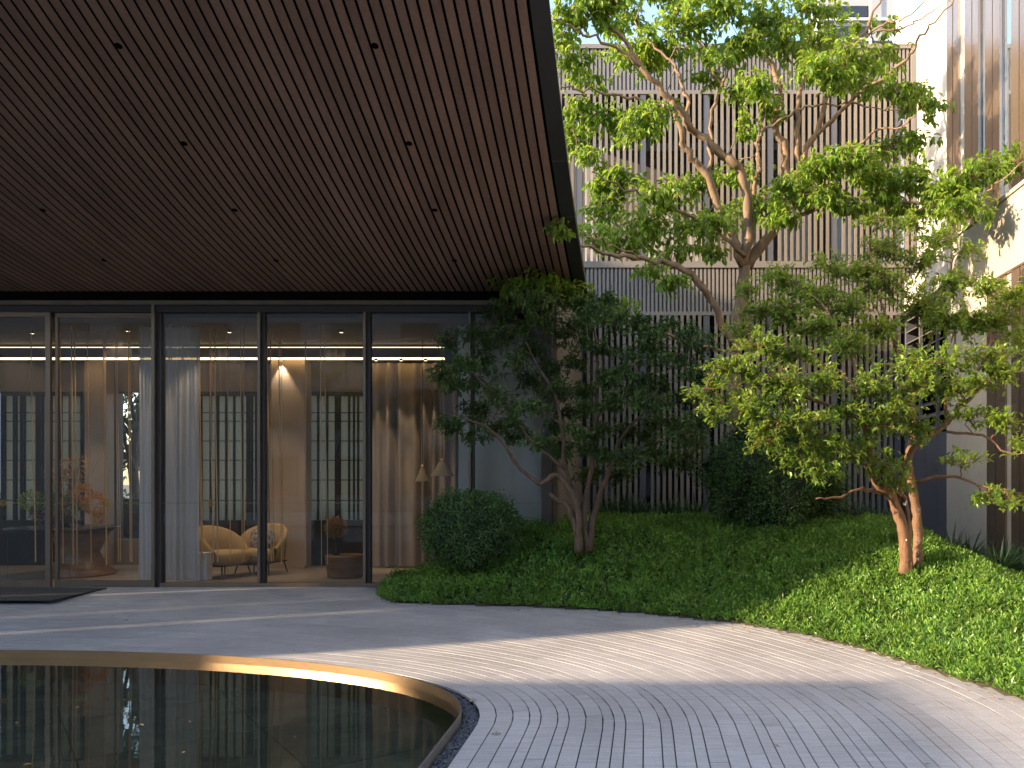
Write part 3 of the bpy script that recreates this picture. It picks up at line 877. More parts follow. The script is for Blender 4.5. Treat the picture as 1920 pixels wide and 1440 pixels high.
tx, ty = PX(120, 13.5), 13.5
t = empty('round_table', (tx, ty, 0), 'dark round table carrying the flower arrangement', 'table')
MB().lathe((0, 0, 0), [(0.70, 0.715), (0.78, 0.735), (0.78, 0.755), (0.75, 0.762)], 40).build('table_top', M['dark_table'], t, True)
MB().lathe((0.25, 0, 0), [(0.50, 0), (0.50, 0.02), (0.36, 0.18), (0.27, 0.36), (0.36, 0.58), (0.46, 0.714)], 32).build('pedestal', M['walnut'], t, True)
def blob(name, c, r, n, L, m, parent, W=0.5):
    v = unit(n); pos = v*np.array(r)*rng.uniform(0.55, 1.0, (n, 1)) + np.array(c)
    V, Fc = leaves_np(pos, v + 0.6*unit(n), v + 0.5*unit(n), rng.uniform(0.7, 1.2, n)*L, rng.uniform(0.7, 1.2, n)*L*W)
    return mesh_np(name, V, Fc, m, parent)
t = empty('flower_arrangement', (tx, ty, 0.765), 'large autumn flower arrangement of orange and green blooms on the dark table', 'flowers')
MB().lathe((0, 0, 0), [(0.12, 0), (0.16, 0.05), (0.15, 0.16), (0.10, 0.22)], 20).build('vase', M['black'], t, True)
for (dx, dz, r, n, L, m) in ((-0.42, 0.42, 0.16, 260, 0.06, 'leaf_right'), (-0.2, 0.40, 0.16, 260, 0.06, 'leaf_mid'), (-0.35, 0.20, 0.15, 240, 0.05, 'pinkish'),
                             (0.0, 0.30, 0.15, 260, 0.05, 'hydrangea'), (0.16, 0.34, 0.15, 260, 0.05, 'hydrangea'), (-0.1, 0.14, 0.16, 240, 0.05, 'dried'),
                             (0.42, 0.34, 0.19, 320, 0.06, 'orange'), (0.30, 0.52, 0.14, 220, 0.06, 'orange'), (0.05, 0.70, 0.22, 200, 0.05, 'dried'),
                             (0.12, 0.95, 0.20, 120, 0.05, 'orange'), (-0.05, 0.9, 0.2, 110, 0.05, 'dried'), (0.48, 0.12, 0.07, 90, 0.05, 'orange')):
    blob('blossom', (dx, random.uniform(-0.12, 0.12), dz), (r, r*0.9, r), n, L, M[m], t)
tw = MB()
for i in range(26):
    a = random.uniform(-0.7, 0.7); b = random.uniform(-0.4, 0.4); l = random.uniform(0.7, 1.15)
    tw.tube([(0, 0, 0.15), (a*0.3*l, b*0.3, 0.5*l), (a*0.62*l, b*0.6, l)], [0.005, 0.004, 0.0015], 4, False)
tw.build('stems', M['bark_d'], t)
t = empty('drum_table', (PX(648, 13.2), 13.2, 0), 'round walnut drum table behind the mullion', 'table')
MB().lathe((0, 0, 0), [(0.24, 0), (0.27, 0.02), (0.30, 0.30), (0.31, 0.335), (0.30, 0.345)], 32).build('drum', M['walnut'], t, True)
t = empty('dried_flower_globe', (PX(630, 13.15), 13.15, 0.347), 'ball of dried flowers in a small vase on the drum table', 'flowers')
MB().lathe((0, 0, 0), [(0.05, 0), (0.07, 0.06), (0.03, 0.22), (0.04, 0.28)], 16).build('vase', M['black'], t, True)
blob('flower_ball', (0, 0, 0.42), (0.15, 0.15, 0.15), 900, 0.05, M['dried'], t)
for (px, py, Y, w, lab) in ((829, 867, 13.6, 0.19, 'wide conical pendant lamp seen beside the dark tree'), (792, 878, 14.0, 0.12, 'small pendant lamp beside the wider conical one')):
    z = PZ(py, Y)
    t = empty('pendant_lamp', (PX(px, Y), Y, z), lab, 'lamp', 'pendant lamps in the lobby')
    MB().lathe((0, 0, 0), [(w, -0.22), (w-0.006, -0.21), (w*0.55, -0.10), (w*0.28, 0.0), (0.03, 0.01)], 28).build('lamp_shade', M['shade'], t, True)
    MB().tube([(0, 0, 0.01), (0, 0, 3.8-z)], 0.006, 6).build('cord', M['black'], t)
    MB().lathe((0, 0, 0.012), [(0.025, 0), (0.03, 0.02), (0.012, 0.05)], 12).build('cap', M['gold'], t, True)

# ================================================================ SCREEN BUILDING
YS = 17.3
sb = empty('screened_building', (2, YS, 0), 'building faced with bronze vertical slat screens and ribbed bands', 'building')
SX0, SX1 = PX(1096, YS)-1.6, PX(1709, YS)
def zb(y): return PZ(y, YS)
def sbx(name, m, *a): return pb(MB().box(*a), name, m, sb)
for (yt, ybm, tag_) in ((85, 178, 'upper'), (491, 592, 'lower')):
    sbx('band_panel', M['post'], SX0, SX1, YS+0.02, YS+0.22, zb(ybm-6), zb(yt+7))
    sbx('band_cap', M['screen_band'], SX0, SX1, YS-0.06, YS+0.22, zb(yt+8 if yt < 200 else yt+12), zb(yt))
    sbx('band_foot', M['screen_band'], SX0, SX1, YS-0.05, YS+0.22, zb(ybm), zb(ybm-7))
    mb = MB(); x = SX0
    while x < SX1:
        mb.box(x, x+0.048, YS-0.03, YS+0.021, zb(ybm-7)+0.002, zb(yt+8 if yt < 200 else yt+12)-0.002); x += 0.082
    r = pb(mb, 'band_ribs', M['screen_band'], sb); r['kind'] = 'stuff'
BAY, SP = 1.29, 0.1275
post_me = {}
for (zt_, zl, lvl) in ((zb(178), zb(491), 1), (zb(592), 0.2, 0)):
    sm = MB().box(-0.031, 0.031, -0.05, 0.05, 0, zt_-zl-0.004).mesh('screen_slat'); sm.materials.append(M['screen'])
    pm = MB().box(-0.062, 0.062, -0.03, 0.12, 0, zt_-zl-0.004).mesh('screen_post'); pm.materials.append(M['post'])
    x0 = PX(1086, YS)
    for b in range(-1, 6):
        xb = x0 + b*BAY
        if xb > SX1: break
        o = link('screen_post', pm, None, sb); o.location = (xb-2, 0, zl+0.002)
        for i in range(1, 10):
            xs_ = xb + 0.07 + i*SP*0.945
            if xs_ > SX1-0.05: break
            o = link('screen_slat', sm, None, sb); o.location = (xs_-2 + random.uniform(-0.003, 0.003), 0.0, zl+0.002)
sbx('corner_post', M['screen_band'], SX1-0.02, SX1+0.20, YS-0.06, YS+0.2, 0.2, zb(85)-0.002)
# behind the screens: galleries with glazing, rail and pale blinds
sbx('floor_slab', M['dark_wall'], SX0, SX1, YS+0.23, YS+2.5, zb(590), zb(495))
sbx('roof_slab', M['dark_wall'], SX0, SX1, YS+0.23, YS+2.5, zb(176), zb(90))
sbx('wall', M['dark_wall'], SX0, SX1, YS+1.6, YS+1.8, zb(491), zb(178))
sbx('wall', M['dark_wall'], SX0, SX1, YS+1.3, YS+1.5, 0.0, zb(592))
sbx('gallery_beam', M['screen_band'], SX0, SX1, YS+0.5, YS+0.6, zb(262), zb(250))
mb = MB(); x = SX0
while x < SX1: mb.box(x, x+0.05, YS+0.52, YS+0.58, zb(249), zb(205)); x += 0.16
r = pb(mb, 'gallery_balusters', M['screen_band'], sb); r['kind'] = 'stuff'
x = SX0+0.2
while x < SX1-0.4:
    sbx('blind', M['pale_panel'], x, x+random.choice([0.28, 0.5, 0.7]), YS+1.5, YS+1.54, zb(486), zb(random.choice([330, 345, 345, 262])))
    x += random.choice([0.85, 1.0, 1.3])
x = SX0+0.1
while x < SX1-0.5:
    sbx('window', M['dark_glass'], x, x+1.1, YS+1.24, YS+1.29, 0.3, zb(640)); x += 1.2

# ================================================================ RIGHT WING
XW = 5.2
rw = empty('white_wing', (XW, 13, 0), 'white panelled wing with tall bronze fins and mirror glass', 'building')
def rx(name, m, x0, x1, y0, y1, z0, z1, **k): return pb(MB().box(x0, x1, y0, y1, z0, z1), name, m, rw, **k)
YW = lambda px, X=XW: F*X/(px-CX)
ztop = 5.55
ye = [YW(1775), YW(1800), YW(1850)]
rx('wall_panel', M['podium'], XW, XW+0.3, ye[1]+0.004, ye[0], 0, ztop)
rx('wall_panel', M['podium'], XW, XW+0.3, ye[2]+0.004, ye[1]-0.004, 0, ztop)
rx('wall_panel', M['podium'], XW, XW+0.3, YW(1900), ye[2]-0.004, 0, ztop)
rx('wall_panel', M['podium'], XW, XW+0.3, 9.6, YW(1900)-0.008, 0, ztop)
rx('wall_panel', M['podium'], XW, XW+0.3, 6.0, 9.592, 0, ztop)
rx('parapet_cap', M['podium'], XW-0.03, XW+0.3, 6.0, ye[0]+0.02, ztop+0.003, ztop+0.06)
for (a, b) in ((1850, 1866), (1868, 1885), (1896, 1911), (1913, 1930)):
    rx('fin', M['fin'], XW-0.03, XW-0.003, YW(b, XW-0.03), YW(a, XW-0.03), 0, PZ(520, 12.4))
rx('fin_head', M['fin'], XW-0.035, XW-0.003, 9.0, YW(1850), PZ(519, 12.4), PZ(515, 12.4))
# slate base and louvres next to the screen
for i in range(4):
    y0 = ye[0]+0.02 + i*0.62
    rx('slate_panel', M['slate'], XW+0.05, XW+0.2, y0, y0+0.612, 0, 2.35)
rx('slate_panel', M['slate'], XW+0.05, XW+0.2, ye[0]+0.02, 17.2, 4.85, ztop)
rx('louver_back', M['soffit_dark'], XW+0.30, XW+0.34, ye[0]+0.02, 17.2, 2.35, 4.85)
for i in range(11):
    z = 2.45 + i*0.225
    mb = MB(); mb.quad((XW+0.06, ye[0]+0.02, z), (XW+0.06, 17.2, z), (XW+0.26, 17.2, z+0.10), (XW+0.26, ye[0]+0.02, z+0.10))
    mb.quad((XW+0.06, ye[0]+0.02, z-0.02), (XW+0.26, ye[0]+0.02, z+0.08), (XW+0.26, 17.2, z+0.08), (XW+0.06, 17.2, z-0.02))
    mb.quad((XW+0.06, ye[0]+0.02, z-0.02), (XW+0.06, 17.2, z-0.02), (XW+0.06, 17.2, z), (XW+0.06, ye[0]+0.02, z))
    pb(mb, 'louver', M['louver'], rw)
for y0 in (15.35, 16.3): rx('louver_mullion', M['louver'], XW+0.04, XW+0.10, y0, y0+0.05, 2.35, 4.85)
rx('slate_panel', M['slate'], XW+0.06, XW+0.4, 17.205, 17.7, 0, ztop)
# upper storey, set back a little
XU = 5.48
UY = lambda px: YW(px, XU)
ZU0, ZU1 = 5.2, 15.0
rx('roof_slab', M['white'], XW+0.02, XW+3, 6.0, 17.2, 4.9, 5.5)
rx('upper_wall_panel', M['white'], XU, XU+0.3, UY(1775)+0.004, UY(1742)-0.004, ZU0, ZU1)
rx('upper_wall_panel', M['white'], XU, XU+0.3, UY(1742)+0.004, 17.2, ZU0, ZU1)
pb(MB().box(XU, XU+0.3, 17.21, 18.9, 9.5, 12.6), 'upper_wall_panel', M['white'], rw)
rx('upper_wall_panel', M['white'], XU, XU+0.3, UY(1808), UY(1797), ZU0, ZU1)
for (a, b) in ((1775, 1785.5), (1787, 1797), (1808, 1821.5), (1823, 1834), (1847, 1860), (1861.5, 1874), (1896, 1910), (1912, 1926)):
    rx('fin', M['fin'], XU-0.04, XU-0.003, YW(b, XU-0.04), YW(a, XU-0.04), ZU0, ZU1)
for (a, b) in ((1834, 1847), (1874, 1896), (1926, 1960)):
    rx('glazing', M['mirror_glass'], XU+0.02, XU+0.05, UY(b), UY(a), ZU0, ZU1)
rx('upper_wall_panel', M['white'], XU, XU+0.3, 8.0, UY(1960), ZU0, ZU1)

# far grey building behind the screens
YF = 42.0
fb = empty('far_building', (PX(1620, YF), YF, 0), 'grey far building with banded windows above the screen roof', 'building')
def fx(name, m, x0, x1, y0, y1, z0, z1): return pb(MB().box(x0, x1, y0, y1, z0, z1), name, m, fb)
fx('wall', M['far'], PX(1535, YF), PX(1760, YF), YF, YF+10, 0, PZ(-10, YF))
for i in range(5):
    yy = 12 + i*38
    fx('window', M['dark_glass'], PX(1545, YF), PX(1628, YF), YF-0.05, YF-0.01, PZ(yy+20, YF), PZ(yy, YF))
    fx('floor_band', M['pale_panel'], PX(1533, YF), PX(1762, YF), YF-0.2, YF-0.06, PZ(yy+30, YF), PZ(yy+25, YF))
fx('drain_pipe', M['pale_panel'], PX(1627, YF), PX(1632, YF), YF-0.25, YF-0.21, 0, PZ(-10, YF))

# ================================================================ UNSEEN BLOCKS BESIDE AND BEHIND THE VIEWER, ADDED FOR SHADE AND REFLECTIONS
XB = -22.0
left = [(2.35, 4.18), (4.37, 5.10), (5.27, 5.88), (6.02, 6.44), (6.64, 7.95), (8.3, 30.0)]  # unseen pieces added to shade the scene; gaps let sun streaks through
lb = empty('tall_sun_blocker', (XB, 10, 0), 'tall unseen block added beyond the canopy to cast shade and sun streaks', 'building')
pb(MB().box(XB-6, XB, 2.35, 30, 7.7, 12.5), 'upper_blocker', M['far'], lb)
for (a, b) in left: pb(MB().box(XB-0.5, XB, a, b, -0.9, 7.698), 'blocker_pier', M['far'], lb)
sbk = empty('sky_blocking_building', (-5, -26, -0.9), 'long building added behind the viewer to cut sky reflected in the glass', 'building')
pb(MB().box(-45, 32, -30, -26, -0.9, 16.0), 'wall', M['far'], sbk)  # unseen mass added to keep bright sky out of the glass reflections
for i in range(18):
    for j in range(4):
        pb(MB().box(-43+i*4.1, -40.8+i*4.1, -25.99, -25.9, 0.6+j*3.9, 2.9+j*3.9), 'window', M['dark_glass'], sbk)
for i in range(6):
    t = empty('white_reflection_block', (-17+i*3.6, -7.2, -0.17), 'long white block added behind the viewer for its reflection in the glass', 'white block', 'added white blocks behind the viewer')
    MB().box(-1.2, 1.2, -0.25, 0.25, 0, 0.5).build('box', M['paint_white'], t, bevel=0.02)  # added block standing in for white shapes reflected in the glass
    MB().box(-1.15, 1.15, -0.2, 0.2, 0.501, 0.52).build('soil', M['soil'], t)  # dark lid on the stand-in block
lw = empty('low_sun_blocker', (XB, -10, 0), 'low unseen block added beside the forecourt to shade the paving', 'building')
pb(MB().box(XB-6, XB, -34, -0.4, -0.9, 7.3), 'wall', M['far'], lw)  # added off-frame block; its shadow stands in for tree shade on the paving

# ================================================================ TREES
class Tree:
    def __init__(s, name, loc, label, cat='tree', group=None):
        s.root = empty(name, loc, label, cat, group); s.loc = Vector(loc)
        s.wood = MB(); s.nodes = []; s.lp, s.ld, s.lu, s.ll = [], [], [], []
    def branch(s, pts, r0, r1, n=5, sides=8, wob=0.01, anchor=True):
        q = crom(pts, n)
        rad = []
        for i in range(len(q)):
            t = i/(len(q)-1)
            rad.append((r0*(1-t) + r1*t)*random.uniform(0.88, 1.12))
            if 0 < i < len(q)-1: q[i] = q[i] + Vector((random.gauss(0, wob), random.gauss(0, wob), random.gauss(0, wob)))
        s.wood.tube([p - s.loc for p in q], rad, sides)
        if anchor:
            for i in range(max(1, len(q)//4), len(q)): s.nodes.append((q[i], rad[i]))
        return q
    def near(s, c, k=1):
        ds = sorted(((p-c).length + 0.25*abs(p.y-c.y), i) for i, (p, r) in enumerate(s.nodes))
        return [s.nodes[i] for _, i in ds[:k]]
    def pad(s, c, r, twigs, per, L, droop=0.3, spread=0.06, up=1.0, rad=0.010, flat=1.0):
        """a spray of twigs filling an ellipsoid, leaves along the outer part of each twig"""
        p, pr = s.near(c)[0]
        mid = p.lerp(c, 0.55) + Vector((random.gauss(0, 0.05), random.gauss(0, 0.05), random.gauss(0.02, 0.05)))
        q = s.branch([p, mid, c], min(pr, rad), rad*0.45, 4, 5, 0.008)
        for _ in range(twigs):
            v = Vector(unit(1)[0]); rr = random.random()**0.45
            e = c + Vector((v.x*r[0]*rr, v.y*r[1]*rr, v.z*r[2]*rr))
            st = q[random.randint(len(q)//2, len(q)-1)]
            m = st.lerp(e, 0.5) + Vector((0, 0, 0.05*(e-st).length)) + Vector((random.gauss(0, 0.02), random.gauss(0, 0.02), random.gauss(0, 0.02)))
            tq = crom([st, m, e], 4)
            s.wood.tube([a - s.loc for a in tq], [rad*0.38]*3 + [rad*0.25]*(len(tq)-3), 4, False)
            dirv = np.array((e-st).normalized())
            n = max(2, int(per*random.uniform(0.6, 1.4)))
            ts = rng.uniform(0.35, 1.0, n)
            base = np.array([np.array(tq[min(int(t_*(len(tq)-1)+0.5), len(tq)-1)]) for t_ in ts])
            s.lp.append(base + unit(n)*spread*rng.uniform(0.2, 1, (n, 1)))
            dd = dirv*0.5 + unit(n)*0.9; dd[:, 2] -= droop
            s.ld.append(dd); s.lu.append(np.array([0, 0, up]) + 0.55*unit(n)); s.ll.append(rng.uniform(0.65, 1.2, n)*L)
    def finish(s, bark, leaf, wl=0.42, rich=False, crown='crown', trunk='trunk', fold=0.22, curl=0.25):
        s.wood.build(trunk, bark, s.root, True)
        lp, ld_, lu, ll = map(np.concatenate, (s.lp, s.ld, s.lu, s.ll))
        lp = lp - np.array(s.loc)
        V, Fc = leaves_np(lp, ld_, lu, ll, ll*wl*rng.uniform(0.85, 1.15, len(ll)), fold, curl, rich)
        mesh_np(crown, V, Fc, leaf, s.root)
        return len(ll)
def hill_z(x, y): return float(hills(np.array([x]), np.array([y]))[0])
counts = {}

# ---- tall light-green tree behind
Yt = 13.6
tb = (PX(1384, Yt), Yt, hill_z(PX(1384, Yt), Yt))
T = Tree('tall_tree', tb, 'tall spreading tree with broad light green leaves before the slat screens')
def br(pxs, r0, r1, n=4, wob=0.02):
    return T.branch([P(x, y, Y) for x, y, Y in pxs], r0*0.8, r1*0.85, n, 9, wob)
def run(pts, Y0, Y1):
    n = len(pts)-1
    return [(x, y, Y0 + (Y1-Y0)*i/n) for i, (x, y) in enumerate(pts)]
br(run([(1384, 985), (1380, 800), (1379, 640), (1388, 560), (1396, 498)], 13.6, 13.6), 0.13, 0.115)
br(run([(1384, 990), (1400, 800), (1402, 640), (1396, 560)], 13.75, 13.65), 0.075, 0.07)
br(run([(1376, 650), (1345, 585), (1318, 538), (1269, 498), (1215, 487), (1171, 480), (1120, 468), (1086, 460)], 13.55, 12.2), 0.085, 0.022)
br(run([(1396, 500), (1402, 430), (1397, 347), (1375, 307), (1336, 271), (1292, 235), (1278, 213), (1249, 181), (1227, 152), (1191, 116), (1177, 79), (1148, 54), (1119, 33), (1094, 5)], 13.6, 12.4), 0.105, 0.022)
br(run([(1392, 498), (1370, 430), (1345, 385), (1321, 321), (1296, 296), (1278, 260), (1270, 224), (1258, 190)], 13.55, 12.9), 0.085, 0.045)
br(run([(1258, 205), (1245, 199), (1191, 186), (1133, 177), (1086, 170), (1050, 162)], 12.95, 12.0), 0.035, 0.012)
br(run([(1200, 124), (1155, 87), (1104, 69), (1068, 47), (1036, 36)], 12.6, 11.8), 0.035, 0.012)
br(run([(1290, 233), (1287, 184), (1274, 141), (1249, 105), (1213, 79), (1190, 40)], 13.1, 13.6), 0.045, 0.012)
br(run([(1330, 345), (1332, 278), (1334, 209), (1354, 162), (1361, 119), (1379, 79), (1400, 30)], 13.3, 13.9), 0.045, 0.012)
br(run([(1354, 162), (1325, 119), (1317, 90), (1300, 50)], 13.7, 13.7), 0.025, 0.01)
br(run([(1400, 470), (1414, 347), (1425, 307), (1419, 271), (1429, 246), (1429, 188), (1393, 144), (1357, 108), (1299, 72), (1227, 51)], 13.7, 14.2), 0.055, 0.014)
br(run([(1400, 500), (1450, 430), (1474, 350), (1472, 282), (1454, 231), (1461, 162), (1440, 108), (1425, 54), (1430, -10)], 13.7, 14.6), 0.115, 0.035)
br(run([(1452, 425), (1490, 350), (1497, 267), (1494, 188), (1508, 144), (1520, 80), (1510, 0)], 13.8, 14.3), 0.075, 0.022)
br(run([(1465, 410), (1495, 340), (1512, 278), (1537, 235), (1552, 173), (1581, 134), (1602, 83), (1631, 43), (1653, -10)], 13.8, 13.6), 0.08, 0.022)
br(run([(1530, 255), (1570, 217), (1602, 181), (1635, 159), (1682, 125), (1714, 97), (1732, 61), (1761, 29), (1790, -6)], 13.7, 12.4), 0.045, 0.014)
br(run([(1597, 90), (1645, 54), (1674, 40), (1700, 32), (1735, -4)], 13.6, 12.8), 0.026, 0.012)
br(run([(1645, 60), (1690, 55), (1720, 40), (1748, 20), (1780, 2)], 13.3, 12.6), 0.022, 0.008)
br(run([(1425, 260), (1436, 242), (1483, 213), (1508, 200), (1588, 195), (1631, 202), (1689, 206)], 13.6, 12.6), 0.032, 0.010)
br(run([(1500, 320), (1560, 290), (1617, 264), (1649, 242), (1689, 235), (1718, 217)], 13.7, 12.4), 0.035, 0.010)
br(run([(1460, 420), (1540, 385), (1620, 372), (1700, 378), (1760, 385), (1830, 372), (1866, 347), (1925, 300)], 13.5, 11.8), 0.04, 0.010)
br(run([(1398, 480), (1340, 430), (1280, 400), (1220, 375), (1160, 345), (1110, 322)], 13.5, 12.3), 0.045, 0.012)
br(run([(1385, 660), (1340, 653), (1291, 644), (1215, 612), (1135, 606), (1091, 591), (1050, 560), (985, 548)], 13.4, 11.1), 0.032, 0.009)
br(run([(1210, 486), (1150, 460), (1105, 442), (1060, 432)], 12.6, 9.9), 0.016, 0.006)
pads_tall = [(1100,-35,60,30),(1240,-25,70,30),(1330,-30,60,30),(1420,-35,60,30),(1500,-40,60,30),(1580,-30,50,25),(1160,-5,50,25),(1270,5,40,25),(1075,30,50,34),(1050,75,30,25),(1078,118,38,26),(1130,25,45,28),(1170,45,50,32),(1235,85,60,38),(1215,120,40,25),(1290,40,55,32),(1180,105,40,28),
 (1105,155,35,15),(1080,212,38,26),(1072,262,32,36),(1140,228,50,30),(1215,222,45,28),(1190,250,35,20),(1108,292,30,20),(1250,205,30,20),
 (1360,22,60,32),(1440,35,55,40),(1395,95,50,32),(1335,108,36,26),(1480,85,55,34),(1540,70,50,38),(1590,112,60,32),(1650,105,45,25),(1505,130,45,25),(1565,150,45,25),
 (1625,150,50,28),(1680,172,50,25),(1742,205,38,22),(1715,190,40,22),(1420,165,40,30),(1395,238,32,22),(1445,210,30,22),(1330,150,30,22),(1390,180,32,24),(1600,40,30,14),(1672,45,18,14),(1520,20,50,25),
 (1175,345,50,34),(1240,365,55,30),(1305,352,50,26),(1135,395,42,26),(1110,440,34,22),(1210,425,60,34),(1285,425,48,34),(1175,462,50,24),(1120,350,28,22),(1260,470,40,22),
 (1390,330,36,26),(1415,395,60,30),(1350,415,45,26),(1475,365,60,34),(1535,318,60,30),(1600,300,50,30),(1675,278,55,24),(1720,262,34,16),(1640,330,50,34),(1560,370,45,26),
 (1700,335,55,34),(1760,352,50,34),(1815,335,50,30),(1868,312,44,28),(1912,292,26,32),(1790,388,48,28),(1850,402,28,16),(1600,390,40,24),(1720,400,55,24),(1470,410,40,22),(1660,380,40,22),
 (955,545,30,18),(1005,532,40,24),(1055,545,40,28),(1105,568,40,20),(1175,582,28,16),(1262,530,30,26),(1050,432,13,16),(1330,470,30,18),(1220,510,25,14)]
ty_ = np.array([x for x, *_ in pads_tall])
for (x, y, rx_, ry_) in pads_tall:
    if x < 1070 and y > 500: Y = random.uniform(11.0, 11.5)
    elif x == 1050 and y == 432: Y = 9.9
    elif y > 500 and x < 1200: Y = random.uniform(11.5, 12.3)
    elif x > 1750: Y = random.uniform(11.9, 12.6)
    else: Y = random.uniform(12.2, 14.4)
    c = P(x, y, Y); r = (rx_*Y/F, (rx_+ry_)/2*Y/F, ry_*Y/F)
    area = rx_*ry_
    r = (r[0]*1.5, r[1]*1.5, r[2]*1.15)
    T.pad(c, r, max(6, int(area/50)), 10, 0.125, droop=0.65, spread=0.10, up=1.0, rad=0.011)
counts['tall'] = T.finish(M['bark_t'], M['leaf_tall'], 0.55, True, curl=0.3)

# ---- sunlit tree on the right
Yr = 9.55
bx_, by_ = PX(1708, Yr), Yr
T = Tree('osmanthus_tree', (bx_, by_, hill_z(bx_, by_)), 'small multi stemmed tree with red brown trunks and yellow green leaves on the mound')
zr0 = hill_z(bx_, by_) - 0.05
def tr(pts, Y0, Y1, r0, r1, n=4): return T.branch([P(x, y, Y) for x, y, Y in run(pts, Y0, Y1)], r0, r1, n, 10, 0.006)
tr([(1697, 1075), (1699, 1040), (1691, 991), (1680, 951), (1668, 924), (1645, 905), (1632, 860), (1628, 822), (1619, 773), (1600, 740)], 9.5, 9.2, 0.072, 0.030)
tr([(1720, 1078), (1720, 1040), (1722, 991), (1716, 942), (1707, 890), (1704, 849), (1713, 820), (1713, 787), (1709, 729), (1690, 680), (1680, 620)], 9.6, 10.0, 0.060, 0.022)
tr([(1708, 1070), (1705, 1000), (1700, 960), (1695, 935), (1680, 925)], 9.45, 9.45, 0.030, 0.026)
tr([(1684, 945), (1690, 905), (1700, 870), (1713, 840), (1744, 818), (1778, 793), (1798, 764), (1828, 738), (1858, 700)], 9.5, 9.3, 0.045, 0.016)
tr([(1778, 793), (1772, 760), (1780, 700), (1790, 640), (1785, 590)], 9.4, 10.2, 0.022, 0.010)
tr([(1655, 924), (1629, 920), (1607, 918), (1567, 933), (1530, 935)], 9.4, 9.0, 0.022, 0.007)
tr([(1645, 907), (1611, 858), (1580, 835), (1530, 810), (1470, 790), (1420, 770)], 9.3, 8.8, 0.026, 0.008)
tr([(1624, 800), (1589, 778), (1549, 760), (1518, 747), (1450, 720), (1390, 700), (1340, 690)], 9.25, 8.9, 0.026, 0.007)
tr([(1612, 760), (1589, 710), (1565, 690), (1530, 680), (1480, 655)], 9.25, 9.5, 0.020, 0.007)
tr([(1718, 905), (1762, 893), (1802, 896), (1833, 911), (1842, 929)], 9.5, 9.2, 0.024, 0.007)
tr([(1830, 909), (1870, 918), (1915, 925)], 9.2, 9.0, 0.012, 0.005)
tr([(1775, 809), (1842, 818), (1891, 849), (1925, 850)], 9.35, 9.0, 0.016, 0.006)
tr([(1705, 740), (1720, 690), (1745, 640), (1760, 590), (1775, 530), (1790, 480)], 10.0, 10.8, 0.020, 0.008)
tr([(1690, 690), (1670, 620), (1650, 560), (1640, 500), (1620, 450)], 10.0, 10.8, 0.020, 0.008)
tr([(1612, 760), (1600, 680), (1570, 620), (1540, 570), (1500, 540), (1470, 520)], 9.4, 10.6, 0.022, 0.008)
tr([(1800, 760), (1830, 700), (1860, 640), (1880, 590), (1900, 540)], 9.4, 10.2, 0.018, 0.007)
pads_right = []
for (x, y, rx_, ry_, Y) in [(1330,735,34,22,8.9),(1370,690,42,28,8.9),(1400,755,45,28,8.8),(1345,780,30,18,8.9),(1440,705,48,30,8.9),(1430,650,45,28,9.2),(1490,660,45,30,9.3),(1480,735,45,30,8.9),
   (1450,795,45,26,8.7),(1510,800,45,28,8.8),(1430,830,36,20,8.7),(1550,720,42,30,9.0),(1580,770,40,28,9.0),(1560,840,48,28,8.9),(1500,860,45,26,8.8),(1540,890,40,20,8.8),(1620,850,40,30,9.0),
   (1650,790,42,34,9.0),(1640,720,42,32,9.1),(1690,760,42,32,9.1),(1660,880,36,22,9.1),(1690,910,30,18,9.2),(1720,800,34,28,9.2),(1740,720,42,32,9.2),(1700,680,44,30,9.4),(1770,680,42,30,9.3),
   (1780,740,38,26,9.2),(1820,720,40,26,9.2),(1850,670,40,28,9.3),(1890,700,36,26,9.2),(1830,780,40,18,9.2),(1880,790,34,18,9.1),(1810,860,34,14,9.1),(1840,930,28,18,9.15),(1895,940,30,16,9.0),(1910,840,24,20,9.0),
   (1590,650,42,30,9.7),(1540,620,45,30,10.0),(1480,590,45,30,10.2),(1430,585,38,26,10.3),(1470,530,45,28,10.6),(1530,550,50,30,10.4),(1590,580,48,30,10.3),(1640,620,44,30,10.0),
   (1600,510,48,30,10.6),(1660,540,48,30,10.5),(1720,570,48,32,10.3),(1770,600,44,30,10.1),(1820,610,42,30,10.0),(1870,600,40,30,9.9),(1900,560,32,30,10.0),(1850,540,34,22,10.3),(1790,530,40,28,10.5),
   (1720,490,46,28,10.8),(1660,470,46,26,10.8),(1760,450,40,24,10.9),(1700,420,38,20,11.0),(1640,420,30,16,11.0),(1820,470,26,16,10.7),(1550,500,34,22,10.8),(1910,640,24,26,9.6),(1380,620,30,18,9.6),(1400,545,24,20,10.4)]:
    c = P(x, y, Y); r = (rx_*Y/F, (rx_+ry_)/2*Y/F, ry_*Y/F)
    r = (r[0]*1.6, r[1]*1.6, r[2]*1.35)
    T.pad(c, r, max(8, int(rx_*ry_/(29 if Y < 9.65 else 20))), 11, 0.066, droop=-0.15, spread=0.035, up=0.9, rad=0.007)
counts['right'] = T.finish(M['bark_r'], M['leaf_right'], 0.46, True, fold=0.2)
# pale lichen flecks on the trunk
for (x, y, Y, n) in ((1697, 985, 9.38, 5), (1721, 1000, 9.5, 12)):
    mb = MB()
    for i in range(n):
        c = P(x + random.uniform(-3, 3), y + random.uniform(-45, 55), Y) ; a = random.uniform(0.004, 0.010)
        mb.lathe((c.x-bx_, c.y-by_, c.z-T.loc.z), [(a, 0), (a*1.3, a), (a, a*3), (a*0.3, a*3.6)], 6)
    mb.build('lichen', M['lichen'], T.root, True)['kind'] = 'stuff'

